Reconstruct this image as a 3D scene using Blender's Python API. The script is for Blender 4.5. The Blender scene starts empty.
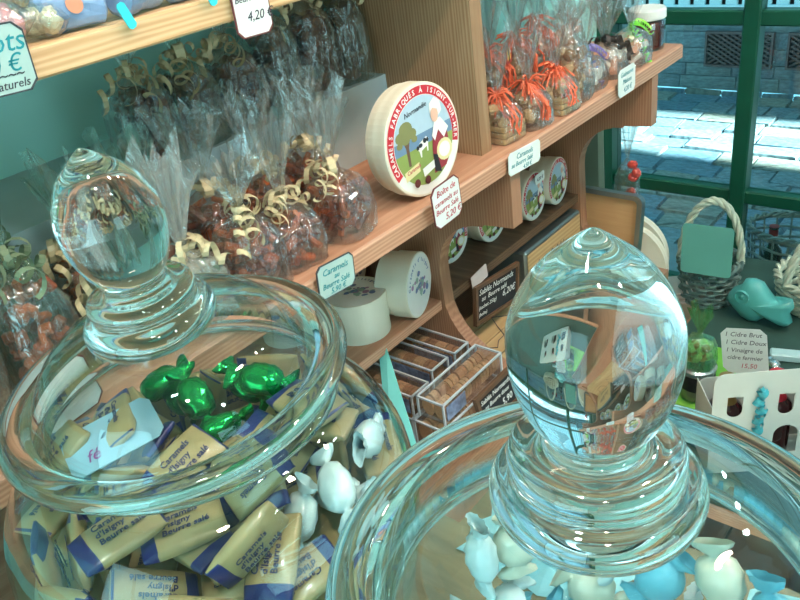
import bpy, bmesh, math, random
from mathutils import Vector, Matrix, Euler
random.seed(7)
PI = math.pi
SC = bpy.context.scene
COL = SC.collection
# ------------------------------------------------------------------ camera
cam_data = bpy.data.cameras.new('camera')
cam = bpy.data.objects.new('camera', cam_data); COL.objects.link(cam)
cam_data.sensor_width = 36.0; cam_data.lens = 775.92 / 800 * 36.0
cam_data.clip_start = 0.01; cam_data.clip_end = 60
def cam_matrix(yaw, pitch, roll):
    cy, sy, cp, sp = math.cos(yaw), math.sin(yaw), math.cos(pitch), math.sin(pitch)
    f = Vector((-sy*cp, cy*cp, -sp)); r = Vector((cy, sy, 0)); d = f.cross(r)
    r2 = r*math.cos(roll) + d*math.sin(roll); d2 = -r*math.sin(roll) + d*math.cos(roll)
    m = Matrix((r2, -d2, -f)).transposed().to_4x4()
    return m
cam.matrix_world = Matrix.Translation((0, 0, 1.5)) @ cam_matrix(math.radians(43.478), math.radians(29.645), math.radians(8.786))
SC.camera = cam
# ------------------------------------------------------------------ world, sun, exposure
world = bpy.data.worlds.new('sky'); SC.world = world; world.use_nodes = True
bg = world.node_tree.nodes['Background']
bg.inputs['Color'].default_value = (0.22, 0.66, 0.86, 1); bg.inputs['Strength'].default_value = 2.1
sun_data = bpy.data.lights.new('sun', 'SUN'); sun_data.energy = 85.0; sun_data.angle = math.radians(1.5)
sun_data.color = (0.75, 0.97, 1.0)
sun = bpy.data.objects.new('sun', sun_data); COL.objects.link(sun)
sun.rotation_euler = Vector((-1.0, 0.0, -0.62)).to_track_quat('-Z', 'Y').to_euler()
SC.view_settings.view_transform = 'Standard'; SC.view_settings.look = 'None'
SC.view_settings.gamma = 1.0; SC.view_settings.use_curve_mapping = False
SC.view_settings.exposure = -0.15
SC.cycles.max_bounces = 20; SC.cycles.transmission_bounces = 16; SC.cycles.transparent_max_bounces = 40
SC.cycles.glossy_bounces = 8; SC.cycles.diffuse_bounces = 4
SC.cycles.sample_clamp_indirect = 6.0; SC.cycles.blur_glossy = 0.3
SC.cycles.use_denoising = True
def area(name, loc, target, sx, sy, power, color):
    d = bpy.data.lights.new(name, 'AREA'); d.shape = 'RECTANGLE'; d.size = sx; d.size_y = sy
    d.energy = power; d.color = color
    o = bpy.data.objects.new(name, d); COL.objects.link(o); o.location = loc
    o.rotation_euler = (Vector(target) - Vector(loc)).to_track_quat('-Z', 'Y').to_euler()
    return o
# daylight entering by the street door behind the photographer
area('door_daylight', (-0.1, -1.74, 1.25), (-0.2, 1.0, 1.15), 1.3, 1.9, 34, (0.50, 0.92, 0.98))
# added cool fill from the right, brightens the teal wall and shelves
area('side_fill', (2.12, .1, 1.35), (-.8, .35, 1.2), 1.4, 1.1, 20, (0.64, 0.95, 0.99))
# daylight through the display window
area('window_daylight', (0.15, 2.02, 1.5), (0.0, 0.3, 1.0), 2.0, 1.4, 5, (0.35, 0.8, 1.0))

# ------------------------------------------------------------------ helpers
def lin(c):
    return tuple(((v/12.92) if v <= 0.04045 else ((v+0.055)/1.055)**2.4) for v in [x/255 for x in c])
def nodes_of(name):
    m = bpy.data.materials.new(name); m.use_nodes = True
    nt = m.node_tree; return m, nt, nt.nodes, nt.links, nt.nodes['Principled BSDF']
def mapping(nt, scale, rot=(0,0,0), coord='Object'):
    t = nt.nodes.new('ShaderNodeTexCoord'); mp = nt.nodes.new('ShaderNodeMapping')
    mp.inputs['Scale'].default_value = scale; mp.inputs['Rotation'].default_value = rot
    nt.links.new(t.outputs[coord], mp.inputs['Vector']); return mp
MATS = {}
def flat(name, rgb, rough=0.6, var=0.08, scale=30, metal=0.0, bump=0.0, spec=0.5, emit=None, coat=0.0):
    if name in MATS: return MATS[name]
    m, nt, N, L, P = nodes_of(name)
    c = lin(rgb)
    mp = mapping(nt, (1,1,1)); nz = N.new('ShaderNodeTexNoise'); nz.inputs['Scale'].default_value = scale
    nz.inputs['Detail'].default_value = 4
    L.new(mp.outputs[0], nz.inputs['Vector'])
    r = N.new('ShaderNodeValToRGB'); r.color_ramp.elements[0].position = .3; r.color_ramp.elements[1].position = .7
    r.color_ramp.elements[0].color = (*[v*(1-var) for v in c], 1)
    r.color_ramp.elements[1].color = (*[min(1, v*(1+var)) for v in c], 1)
    L.new(nz.outputs['Fac'], r.inputs[0]); L.new(r.outputs[0], P.inputs['Base Color'])
    P.inputs['Roughness'].default_value = rough; P.inputs['Metallic'].default_value = metal
    P.inputs['Specular IOR Level'].default_value = spec
    P.inputs['Coat Weight'].default_value = coat
    if bump:
        b = N.new('ShaderNodeBump'); b.inputs['Strength'].default_value = bump; b.inputs['Distance'].default_value = .004
        L.new(nz.outputs['Fac'], b.inputs['Height']); L.new(b.outputs[0], P.inputs['Normal'])
    if emit:
        P.inputs['Emission Color'].default_value = (*emit[0], 1); P.inputs['Emission Strength'].default_value = emit[1]
    MATS[name] = m; return m
def wood(name, light, dark, axis='Y', freq=55, rough=0.5, dist=3.5):
    if name in MATS: return MATS[name]
    m, nt, N, L, P = nodes_of(name)
    st = {'X': (.07,1,1), 'Y': (1,.07,1), 'Z': (1,1,.07)}[axis]
    mp = mapping(nt, st)
    w = N.new('ShaderNodeTexWave'); w.bands_direction = {'X': 'Z', 'Y': 'Z', 'Z': 'X'}[axis]
    w.inputs['Scale'].default_value = freq; w.inputs['Distortion'].default_value = dist
    w.inputs['Detail'].default_value = 3; w.inputs['Detail Scale'].default_value = 1.5
    L.new(mp.outputs[0], w.inputs['Vector'])
    nz = N.new('ShaderNodeTexNoise'); nz.inputs['Scale'].default_value = 260; nz.inputs['Detail'].default_value = 5
    L.new(mp.outputs[0], nz.inputs['Vector'])
    big = N.new('ShaderNodeTexNoise'); big.inputs['Scale'].default_value = 14; L.new(mp.outputs[0], big.inputs['Vector'])
    a = N.new('ShaderNodeMath'); a.operation = 'MULTIPLY_ADD'; a.inputs[1].default_value = .5
    L.new(w.outputs['Fac'], a.inputs[0])
    b = N.new('ShaderNodeMath'); b.operation = 'MULTIPLY'; b.inputs[1].default_value = .35; L.new(nz.outputs['Fac'], b.inputs[0])
    L.new(b.outputs[0], a.inputs[2])
    c = N.new('ShaderNodeMath'); c.operation = 'MULTIPLY_ADD'; c.inputs[1].default_value = .45; L.new(big.outputs['Fac'], c.inputs[0]); L.new(a.outputs[0], c.inputs[2])
    r = N.new('ShaderNodeValToRGB'); r.color_ramp.elements[0].position = .22; r.color_ramp.elements[1].position = .95
    r.color_ramp.elements[0].color = (*lin(light), 1); r.color_ramp.elements[1].color = (*lin(dark), 1)
    L.new(c.outputs[0], r.inputs[0]); L.new(r.outputs[0], P.inputs['Base Color'])
    P.inputs['Roughness'].default_value = rough
    bp = N.new('ShaderNodeBump'); bp.inputs['Strength'].default_value = .15; bp.inputs['Distance'].default_value = .001
    L.new(c.outputs[0], bp.inputs['Height']); L.new(bp.outputs[0], P.inputs['Normal'])
    MATS[name] = m; return m
def film(name, tint=(1,1,1), rough=.05, base=.14, haze=.028, hazecol=(.72,.80,.80), bump=1.0, bscale=45):
    """thin clear sheet: see-through, with fresnel gloss and crinkles"""
    if name in MATS: return MATS[name]
    m, nt, N, L, P = nodes_of(name); N.remove(P); out = N['Material Output']
    tr = N.new('ShaderNodeBsdfTransparent'); tr.inputs[0].default_value = (*tint, 1)
    gl = N.new('ShaderNodeBsdfGlossy'); gl.inputs['Roughness'].default_value = rough*1.5
    df = N.new('ShaderNodeBsdfDiffuse'); df.inputs[0].default_value = (*hazecol, 1)
    lw = N.new('ShaderNodeLayerWeight'); lw.inputs['Blend'].default_value = .35
    mr = N.new('ShaderNodeMapRange'); mr.inputs['To Min'].default_value = base; mr.inputs['To Max'].default_value = .75
    L.new(lw.outputs['Facing'], mr.inputs['Value'])
    pw = N.new('ShaderNodeMath'); pw.operation = 'POWER'; pw.inputs[1].default_value = 1.0; L.new(mr.outputs[0], pw.inputs[0])
    if bump:
        mp = mapping(nt, (1,1,.45)); nz = N.new('ShaderNodeTexNoise'); nz.inputs['Scale'].default_value = bscale
        nz.inputs['Detail'].default_value = 5; nz.inputs['Distortion'].default_value = 1.2
        L.new(mp.outputs[0], nz.inputs['Vector'])
        b = N.new('ShaderNodeBump'); b.inputs['Strength'].default_value = bump; b.inputs['Distance'].default_value = .01
        L.new(nz.outputs['Fac'], b.inputs['Height']); L.new(b.outputs[0], gl.inputs['Normal']); L.new(b.outputs[0], lw.inputs['Normal'])
    mx = N.new('ShaderNodeMixShader'); mx.inputs[0].default_value = haze
    L.new(tr.outputs[0], mx.inputs[1]); L.new(df.outputs[0], mx.inputs[2])
    m2 = N.new('ShaderNodeMixShader'); L.new(pw.outputs[0], m2.inputs[0])
    L.new(mx.outputs[0], m2.inputs[1]); L.new(gl.outputs[0], m2.inputs[2])
    L.new(m2.outputs[0], out.inputs[0]); MATS[name] = m; return m
def thin_glass(name, tint=(.93,.985,.975), base=.045, top=.95, wav=.0):
    if name in MATS: return MATS[name]
    m, nt, N, L, P = nodes_of(name); N.remove(P); out = N['Material Output']
    tr = N.new('ShaderNodeBsdfTransparent'); gl = N.new('ShaderNodeBsdfGlossy'); gl.inputs['Roughness'].default_value = .02
    gl.inputs['Color'].default_value = (.93,.99,1,1)
    lw = N.new('ShaderNodeLayerWeight'); lw.inputs['Blend'].default_value = .5
    p = N.new('ShaderNodeMath'); p.operation = 'POWER'; p.inputs[1].default_value = 3.2; L.new(lw.outputs['Facing'], p.inputs[0])
    mr = N.new('ShaderNodeMapRange'); mr.inputs['To Min'].default_value = base; mr.inputs['To Max'].default_value = top
    L.new(p.outputs[0], mr.inputs['Value'])
    cr = N.new('ShaderNodeValToRGB'); cr.color_ramp.elements[0].color = (*tint,1); cr.color_ramp.elements[1].color = (.45,.62,.60,1)
    cr.color_ramp.elements[0].position = .35
    L.new(lw.outputs['Facing'], cr.inputs[0]); L.new(cr.outputs[0], tr.inputs[0])
    if wav:
        mp = mapping(nt, (1,1,1)); nz = N.new('ShaderNodeTexNoise'); nz.inputs['Scale'].default_value = 14; nz.inputs['Detail'].default_value = 1
        L.new(mp.outputs[0], nz.inputs['Vector']); b = N.new('ShaderNodeBump'); b.inputs['Strength'].default_value = wav; b.inputs['Distance'].default_value = .02
        L.new(nz.outputs['Fac'], b.inputs['Height']); L.new(b.outputs[0], gl.inputs['Normal'])
    m2 = N.new('ShaderNodeMixShader'); L.new(mr.outputs[0], m2.inputs[0]); L.new(tr.outputs[0], m2.inputs[1]); L.new(gl.outputs[0], m2.inputs[2])
    L.new(m2.outputs[0], out.inputs[0]); MATS[name] = m; return m
def solid_glass(name, tint=(.975,.992,.99), ior=1.5, wav=.0):
    if name in MATS: return MATS[name]
    m, nt, N, L, P = nodes_of(name); N.remove(P); out = N['Material Output']
    g = N.new('ShaderNodeBsdfGlass'); g.inputs['Color'].default_value = (*tint,1); g.inputs['IOR'].default_value = ior; g.inputs['Roughness'].default_value = 0
    if wav:
        mp = mapping(nt, (1,1,1)); nz = N.new('ShaderNodeTexNoise'); nz.inputs['Scale'].default_value = 22; nz.inputs['Detail'].default_value = 1
        L.new(mp.outputs[0], nz.inputs['Vector']); b = N.new('ShaderNodeBump'); b.inputs['Strength'].default_value = wav; b.inputs['Distance'].default_value = .02
        L.new(nz.outputs['Fac'], b.inputs['Height']); L.new(b.outputs[0], g.inputs['Normal'])
    L.new(g.outputs[0], out.inputs[0]); MATS[name] = m; return m

class MB:
    def __init__(s): s.v = []; s.f = []; s.mi = []
    def add(s, vs, fs, M=None, mi=0):
        o = len(s.v)
        s.v += [tuple(M @ Vector(v)) for v in vs] if M is not None else [tuple(v) for v in vs]
        s.f += [tuple(i+o for i in f) for f in fs]; s.mi += [mi]*len(fs); return s
    def box(s, x0, x1, y0, y1, z0, z1, M=None, mi=0, bev=0.0):
        if bev:
            b = bev; vs = []; fs = []
            for z, k in ((z0,b),(z0+b,0),(z1-b,0),(z1,b)):
                e = b if k else 0
                # octagonal rings for soft corners
                for (x, y) in ((x0+b+e*.0,y0+e),(x1-b,y0+e),(x1-e,y0+b),(x1-e,y1-b),(x1-b,y1-e),(x0+b,y1-e),(x0+e,y1-b),(x0+e,y0+b)):
                    vs.append((x,y,z))
            for k in range(3):
                for i in range(8):
                    j = (i+1)%8; fs.append((k*8+i,k*8+j,k*8+8+j,k*8+8+i))
            fs.append(tuple(range(7,-1,-1))); fs.append(tuple(range(24,32)))
            return s.add(vs, fs, M, mi)
        vs = [(x,y,z) for x in (x0,x1) for y in (y0,y1) for z in (z0,z1)]
        return s.add(vs, [(0,1,3,2),(4,6,7,5),(0,4,5,1),(2,3,7,6),(0,2,6,4),(1,5,7,3)], M, mi)
    def lathe(s, prof, n=48, M=None, mi=0, a0=0, a1=2*PI):
        full = abs(a1-a0-2*PI) < 1e-6; m = n if full else n+1
        vs = []; fs = []
        for r, z in prof:
            for i in range(m):
                a = a0+(a1-a0)*i/n; vs.append((r*math.cos(a), r*math.sin(a), z))
        for k in range(len(prof)-1):
            for i in range(n):
                j = (i+1) % m if full else i+1
                fs.append((k*m+i, k*m+j, (k+1)*m+j, (k+1)*m+i))
        return s.add(vs, fs, M, mi)
    def tube(s, pts, r, n=8, M=None, mi=0, cap=True, closed=False):
        pts = [Vector(p) for p in pts]; vs = []; fs = []; k = len(pts)
        rr = r if isinstance(r, (list, tuple)) else [r]*k
        ref = Vector((0,0,1))
        for i, p in enumerate(pts):
            t = (pts[(i+1) % k] - pts[i-1]) if closed else (pts[min(i+1,k-1)] - pts[max(i-1,0)])
            t.normalize()
            if abs(t.dot(ref)) > .95: ref = Vector((1,0,0)) if abs(t.x) < .9 else Vector((0,1,0))
            a = t.cross(ref).normalized(); b = t.cross(a).normalized(); ref = a.cross(t)
            for j in range(n):
                q = 2*PI*j/n; vs.append(p + (a*math.cos(q)+b*math.sin(q))*rr[i])
        for i in range(k if closed else k-1):
            for j in range(n):
                e = (j+1)%n; i2 = (i+1)%k; fs.append((i*n+j, i*n+e, i2*n+e, i2*n+j))
        if cap and not closed: fs.append(tuple(range(n-1,-1,-1))); fs.append(tuple((k-1)*n+j for j in range(n)))
        return s.add(vs, fs, M, mi)
    def prism(s, poly, z0, z1, M=None, mi=0):
        n = len(poly)
        vs = [(x,y,z0) for x,y in poly]+[(x,y,z1) for x,y in poly]
        fs = [tuple(range(n-1,-1,-1)), tuple(range(n,2*n))]+[(i,(i+1)%n,n+(i+1)%n,n+i) for i in range(n)]
        return s.add(vs, fs, M, mi)
    def strip(s, rows, M=None, mi=0):
        n = len(rows[0]); vs = [p for r in rows for p in r]; fs = []
        for k in range(len(rows)-1):
            for i in range(n-1): fs.append((k*n+i,k*n+i+1,(k+1)*n+i+1,(k+1)*n+i))
        return s.add(vs, fs, M, mi)
    def mesh(s, name, mats, smooth=False):
        me = bpy.data.meshes.new(name); me.from_pydata(s.v, [], s.f)
        for m in (mats if isinstance(mats, (list,tuple)) else [mats]): me.materials.append(m)
        me.polygons.foreach_set('material_index', s.mi)
        bm = bmesh.new(); bm.from_mesh(me); bmesh.ops.recalc_face_normals(bm, faces=bm.faces[:]); bm.to_mesh(me); bm.free()
        if smooth: me.polygons.foreach_set('use_smooth', [True]*len(me.polygons))
        me.update(); return me
def link(name, me, parent=None):
    o = bpy.data.objects.new(name, me); COL.objects.link(o)
    if parent is not None: o.parent = parent
    return o
def obj(name, mb, mats, parent=None, smooth=False, world=False, kind=None, label=None):
    if world and parent is not None:
        im = WM[parent.name].inverted(); mb.v = [tuple(im @ Vector(v)) for v in mb.v]
    o = link(name, mb.mesh(name, mats, smooth), parent)
    if kind: o['kind'] = kind
    if label: o['label'] = label
    return o
def tag(o, label, cat, group=None, kind=None):
    o['label'] = label; o['category'] = cat
    if group: o['group'] = group
    if kind: o['kind'] = kind
    return o
WM = {}
def thing(name, label, cat, M=(0,0,0), group=None, rotz=0):
    o = bpy.data.objects.new(name, None); o.empty_display_size = .02; COL.objects.link(o)
    o.matrix_local = M if isinstance(M, Matrix) else Matrix.Translation(M) @ Matrix.Rotation(rotz, 4, 'Z')
    WM[o.name] = o.matrix_local.copy() if isinstance(M, Matrix) else Matrix.Translation(M) @ Matrix.Rotation(rotz, 4, 'Z')
    if isinstance(M, Matrix): WM[o.name] = M.copy()
    return tag(o, label, cat, group)
def struct(name, mb, mats, parent=None, smooth=False):
    o = obj(name, mb, mats, parent, smooth)
    if parent is None: o['kind'] = 'structure'
    return o
def copy_tree(o, parent=None):
    c = o.copy(); COL.objects.link(c)
    if parent is not None: c.parent = parent
    for ch in list(o.children): copy_tree(ch, c)
    return c
def basis(origin, right, up):
    r = Vector(right).normalized(); u = Vector(up); n = r.cross(u).normalized(); u = n.cross(r)
    m = Matrix((r, u, n)).transposed().to_4x4(); m.translation = Vector(origin); return m
TXT = {}
def text_mesh(body, size, m, ext=.00012, shear=0.0, align='LEFT', bold=0.0):
    k = (body, size, m.name, ext, shear, align, bold)
    if k in TXT: return TXT[k]
    c = bpy.data.curves.new('lettering', 'FONT'); c.body = body; c.size = size; c.extrude = ext; c.shear = shear
    c.align_x = align; c.offset = bold; c.resolution_u = 2
    o = bpy.data.objects.new('lettering', c); COL.objects.link(o)
    dg = bpy.context.evaluated_depsgraph_get(); me = bpy.data.meshes.new_from_object(o.evaluated_get(dg))
    bpy.data.objects.remove(o); me.materials.clear(); me.materials.append(m); me.name = 'lettering'
    TXT[k] = me; return me
def lettering(parent, body, size, m, x, y, z=.0008, rot=0, shear=.25, align='LEFT', bold=0.0, sx=1.0):
    o = link('lettering', text_mesh(body, size, m, shear=shear, align=align, bold=bold), parent)
    o.matrix_local = Matrix.Translation((x,y,z)) @ Matrix.Rotation(rot, 4, 'Z') @ Matrix.Diagonal((sx,1,1,1))
    return o
def arc_text(parent, body, R, size, m, a_start, a_end, z, name='lettering'):
    """letters set clockwise along a circle, joined in one flat piece"""
    mb = MB(); n = len(body)
    for i, ch in enumerate(body):
        if ch == ' ': continue
        a = a_start + (a_end-a_start)*i/(n-1)
        me = text_mesh(ch, size, m, align='CENTER', bold=size*.015)
        M = Matrix.Translation((R*math.cos(a), R*math.sin(a), z)) @ Matrix.Rotation(a-PI/2, 4, 'Z')
        mb.add([v.co[:] for v in me.vertices], [tuple(p.vertices) for p in me.polygons], M)
    return obj(name, mb, m, parent)
def rounded(w, h, r, n=4, cx=0, cy=0):
    pts = []
    for (x, y, a) in ((w/2-r,h/2-r,0),(-w/2+r,h/2-r,PI/2),(-w/2+r,-h/2+r,PI),(w/2-r,-h/2+r,1.5*PI)):
        for i in range(n+1): q = a+PI/2*i/n; pts.append((cx+x+r*math.cos(q), cy+y+r*math.sin(q)))
    return pts
# ------------------------------------------------------------------ materials
PINE = wood('pine_shelf', (212,168,138), (178,128,100), 'Y', 60)
PINEZ = wood('pine_upright', (190,160,126), (148,114,82), 'Z', 60)
BRK = wood('pine_bracket', (176,130,100), (146,102,76), 'Z', 60)
PALE = wood('pale_poplar', (232,224,204), (218,206,182), 'X', 14, .6)
KRAFT = wood('kraft_pine', (206,176,128), (178,144,98), 'Y', 35, .6)
DARKW = wood('dark_frame_wood', (128,98,74), (88,62,44), 'X', 60)
OLIVE = wood('olive_counter_wood', (150,140,108), (104,94,70), 'X', 30, .35)
TEAL = flat('teal_wall_paint', (176,230,220), .7, .05, 3)
PLASTER = flat('cream_plaster', (214,206,190), .8, .05, 4)
GREEN = flat('green_window_paint', (8,74,54), .4, .1, 20)
RISER = flat('white_riser_paint', (186,202,206), .6, .05, 12)
INK_T = flat('teal_ink', (20,140,150), .6, 0); INK_B = flat('black_ink', (52,54,66), .6, 0); INK_R = flat('red_ink', (190,60,80), .6, 0)
INK_P = flat('purple_ink', (140,60,130), .6, 0); CHALK = flat('chalk_white', (236,236,232), .8, 0)
CARDW = flat('white_card', (226,232,228), .6, .03, 60); CARDG = flat('grey_card', (170,198,192), .6, .04, 50)
CARDC = flat('aqua_card', (120,214,208), .6, .04, 30); EDGE = flat('card_edge_red', (120,60,60), .6, 0)
EDGEK = flat('card_edge_dark', (60,66,70), .6, 0)
SLATE = flat('slate_black', (28,30,34), .8, .15, 40)
CREAM_R = flat('cream_ribbon', (206,190,152), .35, .06, 60)
FILM = film('cellophane'); FILMG = film('aqua_cellophane', tint=(.88,.96,.93), base=.12, haze=.055, hazecol=(.5,.75,.68))
FILMH = film('milky_cellophane', tint=(.92,.94,.93), base=.12, haze=.28, hazecol=(.72,.70,.66))

# ------------------------------------------------------------------ room shell
m = MB(); m.box(-1.06, -1.0, -1.8, 2.0, 0, 2.6); struct('wall_left', m, TEAL)
m = MB(); m.box(2.2, 2.26, -1.8, -.65, 0, 2.6); m.box(2.2, 2.26, .85, 2.0, 0, 2.6); m.box(2.2, 2.26, -.65, .85, 0, .75); m.box(2.2, 2.26, -.65, .85, 1.95, 2.6); struct('wall_right', m, PLASTER)
w2 = bpy.data.objects.new('added_window', None); COL.objects.link(w2); w2.location = (2.23, .1, .75); w2['kind'] = 'structure'  # unseen window, added to go with the side fill light
m = MB(); m.box(-.03,.03,-.75,.75,0,.05); m.box(-.03,.03,-.75,.75,1.15,1.2); m.box(-.03,.03,-.75,-.70,.05,1.15); m.box(-.03,.03,.70,.75,.05,1.15); m.box(-.03,.03,-.02,.02,.05,1.15); obj('window_frame', m, GREEN, w2)
m = MB(); m.box(-.003,.003,-.70,-.02,.05,1.15); m.box(-.003,.003,.02,.70,.05,1.15); obj('window_pane', m, thin_glass('window_glass', base=.05, top=.6), w2)
m = MB(); m.box(-1.06, -.8, -1.86, -1.8, 0, 2.6); m.box(.6, 2.26, -1.86, -1.8, 0, 2.6); m.box(-.8, .6, -1.86, -1.8, 2.25, 2.6); struct('wall_back', m, PLASTER)
m = MB(); m.box(-1.06, 2.26, 1.98, 2.06, 0, .26); m.box(-1.06, 2.26, 1.98, 2.06, 2.3, 2.6); m.box(1.75, 2.26, 1.98, 2.06, .26, 2.3)
struct('wall_front', m, PLASTER)
m = MB(); m.box(-1.06, 2.26, -1.86, 2.06, 2.6, 2.66); struct('ceiling', m, flat('ceiling_white', (225,222,214), .8, .03, 4))
# tiled floor
fl = MB(); fl.box(-1.06, 2.26, -1.86, 2.06, -.06, -.012); fo = struct('floor', fl, flat('floor_grout', (90,84,76), .9, .1, 20))
tm = MB(); tm.box(-.163, .163, -.163, .163, -.012, 0, bev=.003)
tme = tm.mesh('floor_tile', flat('terracotta_tile', (150,118,96), .45, .15, 8))
for i in range(10):
    for j in range(12):
        o = link('floor_tile', tme, fo); o.location = (-.88+i*.333, -1.68+j*.333, 0)
# door to the street behind the photographer
d = thing('door_1', 'glazed street door', 'door', (-.1, -1.83, 0)); del d['category']; del d['label']; d['kind'] = 'structure'
m = MB()
for x0, x1, z0, z1 in ((-.7,-.62,0,2.25),(.62,.7,0,2.25),(-.04,.04,0,2.25),(-.7,.7,2.17,2.25),(-.7,.7,0,.2),(-.7,.7,1.0,1.05)): m.box(x0,x1,-.02,.02,z0,z1)
obj('door_frame', m, GREEN, d)
m = MB(); m.box(-.66,-.02,-.003,.003,.18,2.19); m.box(.02,.66,-.003,.003,.18,2.19); obj('pane', m, thin_glass('window_glass', base=.05, top=.6), d)
# ------------------------------------------------------------------ display window
w = bpy.data.objects.new('window_1', None); COL.objects.link(w); w.location = (0, 2.0, 0); w['kind'] = 'structure'
m = MB(); m.box(-1.0, -.955, -.03, .03, .26, 2.3); m.box(1.70, 1.75, -.03, .03, .26, 2.3); m.box(-1.0, 1.75, -.03, .03, 2.25, 2.3); m.box(-1.0, 1.75, -.03, .03, .26, .31)
obj('window_frame', m, GREEN, w)
for x in (-.605, .15, .92):
    m = MB(); m.box(x-.02, x+.02, -.028, .022, .31, 2.25, bev=.004); obj('glazing_post', m, GREEN, w)
for z in (.60, 1.055, 1.55):
    m = MB(); m.box(-.955, 1.70, -.022, .018, z-.018, z+.018, bev=.004); obj('glazing_bar', m, GREEN, w)
m = MB()
for x0, x1 in ((-.955,-.625),(-.585,.13),(.17,.90),(.94,1.70)):
    for z0, z1 in ((.31,.582),(.618,1.037),(1.073,1.532),(1.568,2.25)): m.box(x0,x1,.004,.008,z0,z1)
obj('window_pane', m, thin_glass('window_glass'), w)

# ------------------------------------------------------------------ street outside
m = MB(); m.box(-6, 4, 2.06, 4.75, -.12, -.035); st = struct('street', m, flat('mortar_grey', (104,122,128), .5, .2, 12))
PAV = [flat('paving_stone_%s' % n, c, .3, .4, 7, bump=.9) for n, c in (('grey',(108,124,128)),('blue',(92,116,128)),('buff',(124,126,116)))]
pm = []
for k in range(6):
    mb = MB(); mb.box(-.5,.5,-.5,.5,-.04,0, bev=.02)
    rr = random.Random(k); mb.v = [(x+rr.uniform(-.022,.022), y+rr.uniform(-.03,.03), z*1.0+(rr.uniform(-.006,.006) if z > -.01 else 0)) for x,y,z in mb.v]
    pm.append(mb.mesh('paving_stone', PAV[k % 3]))
y = 2.14; rr = random.Random(5)
while y < 4.74:
    d_ = rr.uniform(.13,.17); x = -2.75+rr.uniform(0,.2)
    while x < .2:
        l_ = rr.uniform(.16,.30)
        o = link('paving_stone', rr.choice(pm), st); o.location = (x+l_/2, y+d_/2, rr.uniform(-.006,.006)); o.scale = (l_-.007, min(d_,4.74-y)-.007, .8)
        x += l_
    y += d_
# stone wall across the street, with iron grilles and a white slatted shopfront base above
m = MB(); m.box(-6, 4, 4.80, 5.0, 0, .47); sw = struct('wall_far', m, flat('old_mortar', (112,126,130), .9, .15, 10))
SM = []
for k in range(5):
    mb = MB(); mb.box(-.5,.5,-.008,.02,-.5,.5, bev=.006); rr = random.Random(40+k)
    mb.v = [(x+rr.uniform(-.01,.01), y+rr.uniform(-.006,.006), z+rr.uniform(-.015,.015)) for x,y,z in mb.v]
    SM.append(mb.mesh('stone_block', flat('limestone_%s' % 'abcde'[k], ((112,124,126),(106,120,124),(118,128,126),(108,120,124),(112,122,126))[k], .85, .35, 6, bump=.9)))
grilles = [(-1.52,.36),(-1.06,.36),(-.56,.36)]
zc = [0,.085,.16,.25,.345,.465]
for r_ in range(5):
    z0, z1 = zc[r_], zc[r_+1]; x = -3.0; rr = random.Random(90+r_)
    while x < .3:
        l_ = rr.uniform(.2,.36); x1 = x+l_
        if r_ in (2,3):
            for gx, gw in grilles:
                if x < gx+gw/2 and x1 > gx-gw/2:
                    if x < gx-gw/2-.03: x1 = gx-gw/2
                    else: x = gx+gw/2; x1 = x+rr.uniform(.06,.1)
        if x1-x > .03:
            o = link('stone_block', rr.choice(SM), sw); o.location = ((x+x1)/2, 4.80, (z0+z1)/2); o.scale = (x1-x-.005, 1, z1-z0-.005)
        x = x1
RUST = flat('rusty_iron', (92,76,74), .7, .2, 20)
for i, (gx, gw) in enumerate(grilles):
    t = thing('air_vent_grille', ['diamond-mesh iron grille in the stone wall, left of the green window post', 'diamond-mesh iron grille in the stone wall, just right of the green window post', 'diamond-mesh iron grille in the stone wall, farthest along the street'][i], 'grille', (gx, 4.76, .162), 'grilles in the stone wall')
    mb = MB(); mb.box(-gw/2, gw/2, .012, .03, 0, .18); obj('opening_back', mb, flat('vent_dark', (22,26,30), .9, 0), t)
    mb = MB()
    for k in range(-4, 14):
        for s_ in (1,-1):
            x0 = -gw/2 + k*.045; pts = []
            # strands of the mesh clipped to the opening
            a = (x0, 0) if s_ == 1 else (x0, .18); b = (x0+.30, .18) if s_ == 1 else (x0+.30, 0)
            for q in range(31):
                px, pz = a[0]+(b[0]-a[0])*q/30, a[1]+(b[1]-a[1])*q/30
                if -gw/2 <= px <= gw/2: pts.append((px, 0.006*s_, pz))
            if len(pts) > 1: mb.tube([pts[0], pts[-1]], .0065, 4)
    obj('mesh_strands', mb, RUST, t)
    mb = MB(); mb.box(-gw/2-.012,-gw/2,-.01,.02,-.012,.192); mb.box(gw/2,gw/2+.012,-.01,.02,-.012,.192); mb.box(-gw/2,gw/2,-.01,.02,-.012,0); mb.box(-gw/2,gw/2,-.01,.02,.18,.192)
    obj('grille_frame', mb, RUST, t)
WH = flat('white_slat_paint', (206,226,230), .6, .05, 8)
t = thing('slatted_panel', 'white slatted panel above the stone wall across the street', 'panel', (-1.6, 4.78, .47))
mb = MB(); mb.box(-1.4,1.9,-.02,.0,0,.005); obj('bottom_rail', mb, WH, t)
mb = MB(); mb.box(-1.4,1.9,-.02,.0,.014,.032); obj('lower_rail', mb, WH, t)
mb = MB(); mb.box(-1.4,1.9,.035,.05,0,.6); obj('dark_backing', mb, flat('dark_gap', (22,34,42), .8, 0), t)
slm = MB(); slm.box(-.034,.034,-.014,.006,.0,.60, bev=.004); sme = slm.mesh('slat', WH)
for k in range(36): o = link('slat', sme, t); o.location = (-1.36+k*.092, 0, 0)
mb = MB(); mb.box(-1.4,1.9,-.02,.0,.56,.6); obj('top_rail', mb, WH, t)
m = MB(); m.box(-6, 4, 4.84, 5.2, .47, 4.2); o = struct('house_front', m, flat('grey_render', (120,134,138), .9, .15, 3)); 
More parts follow.
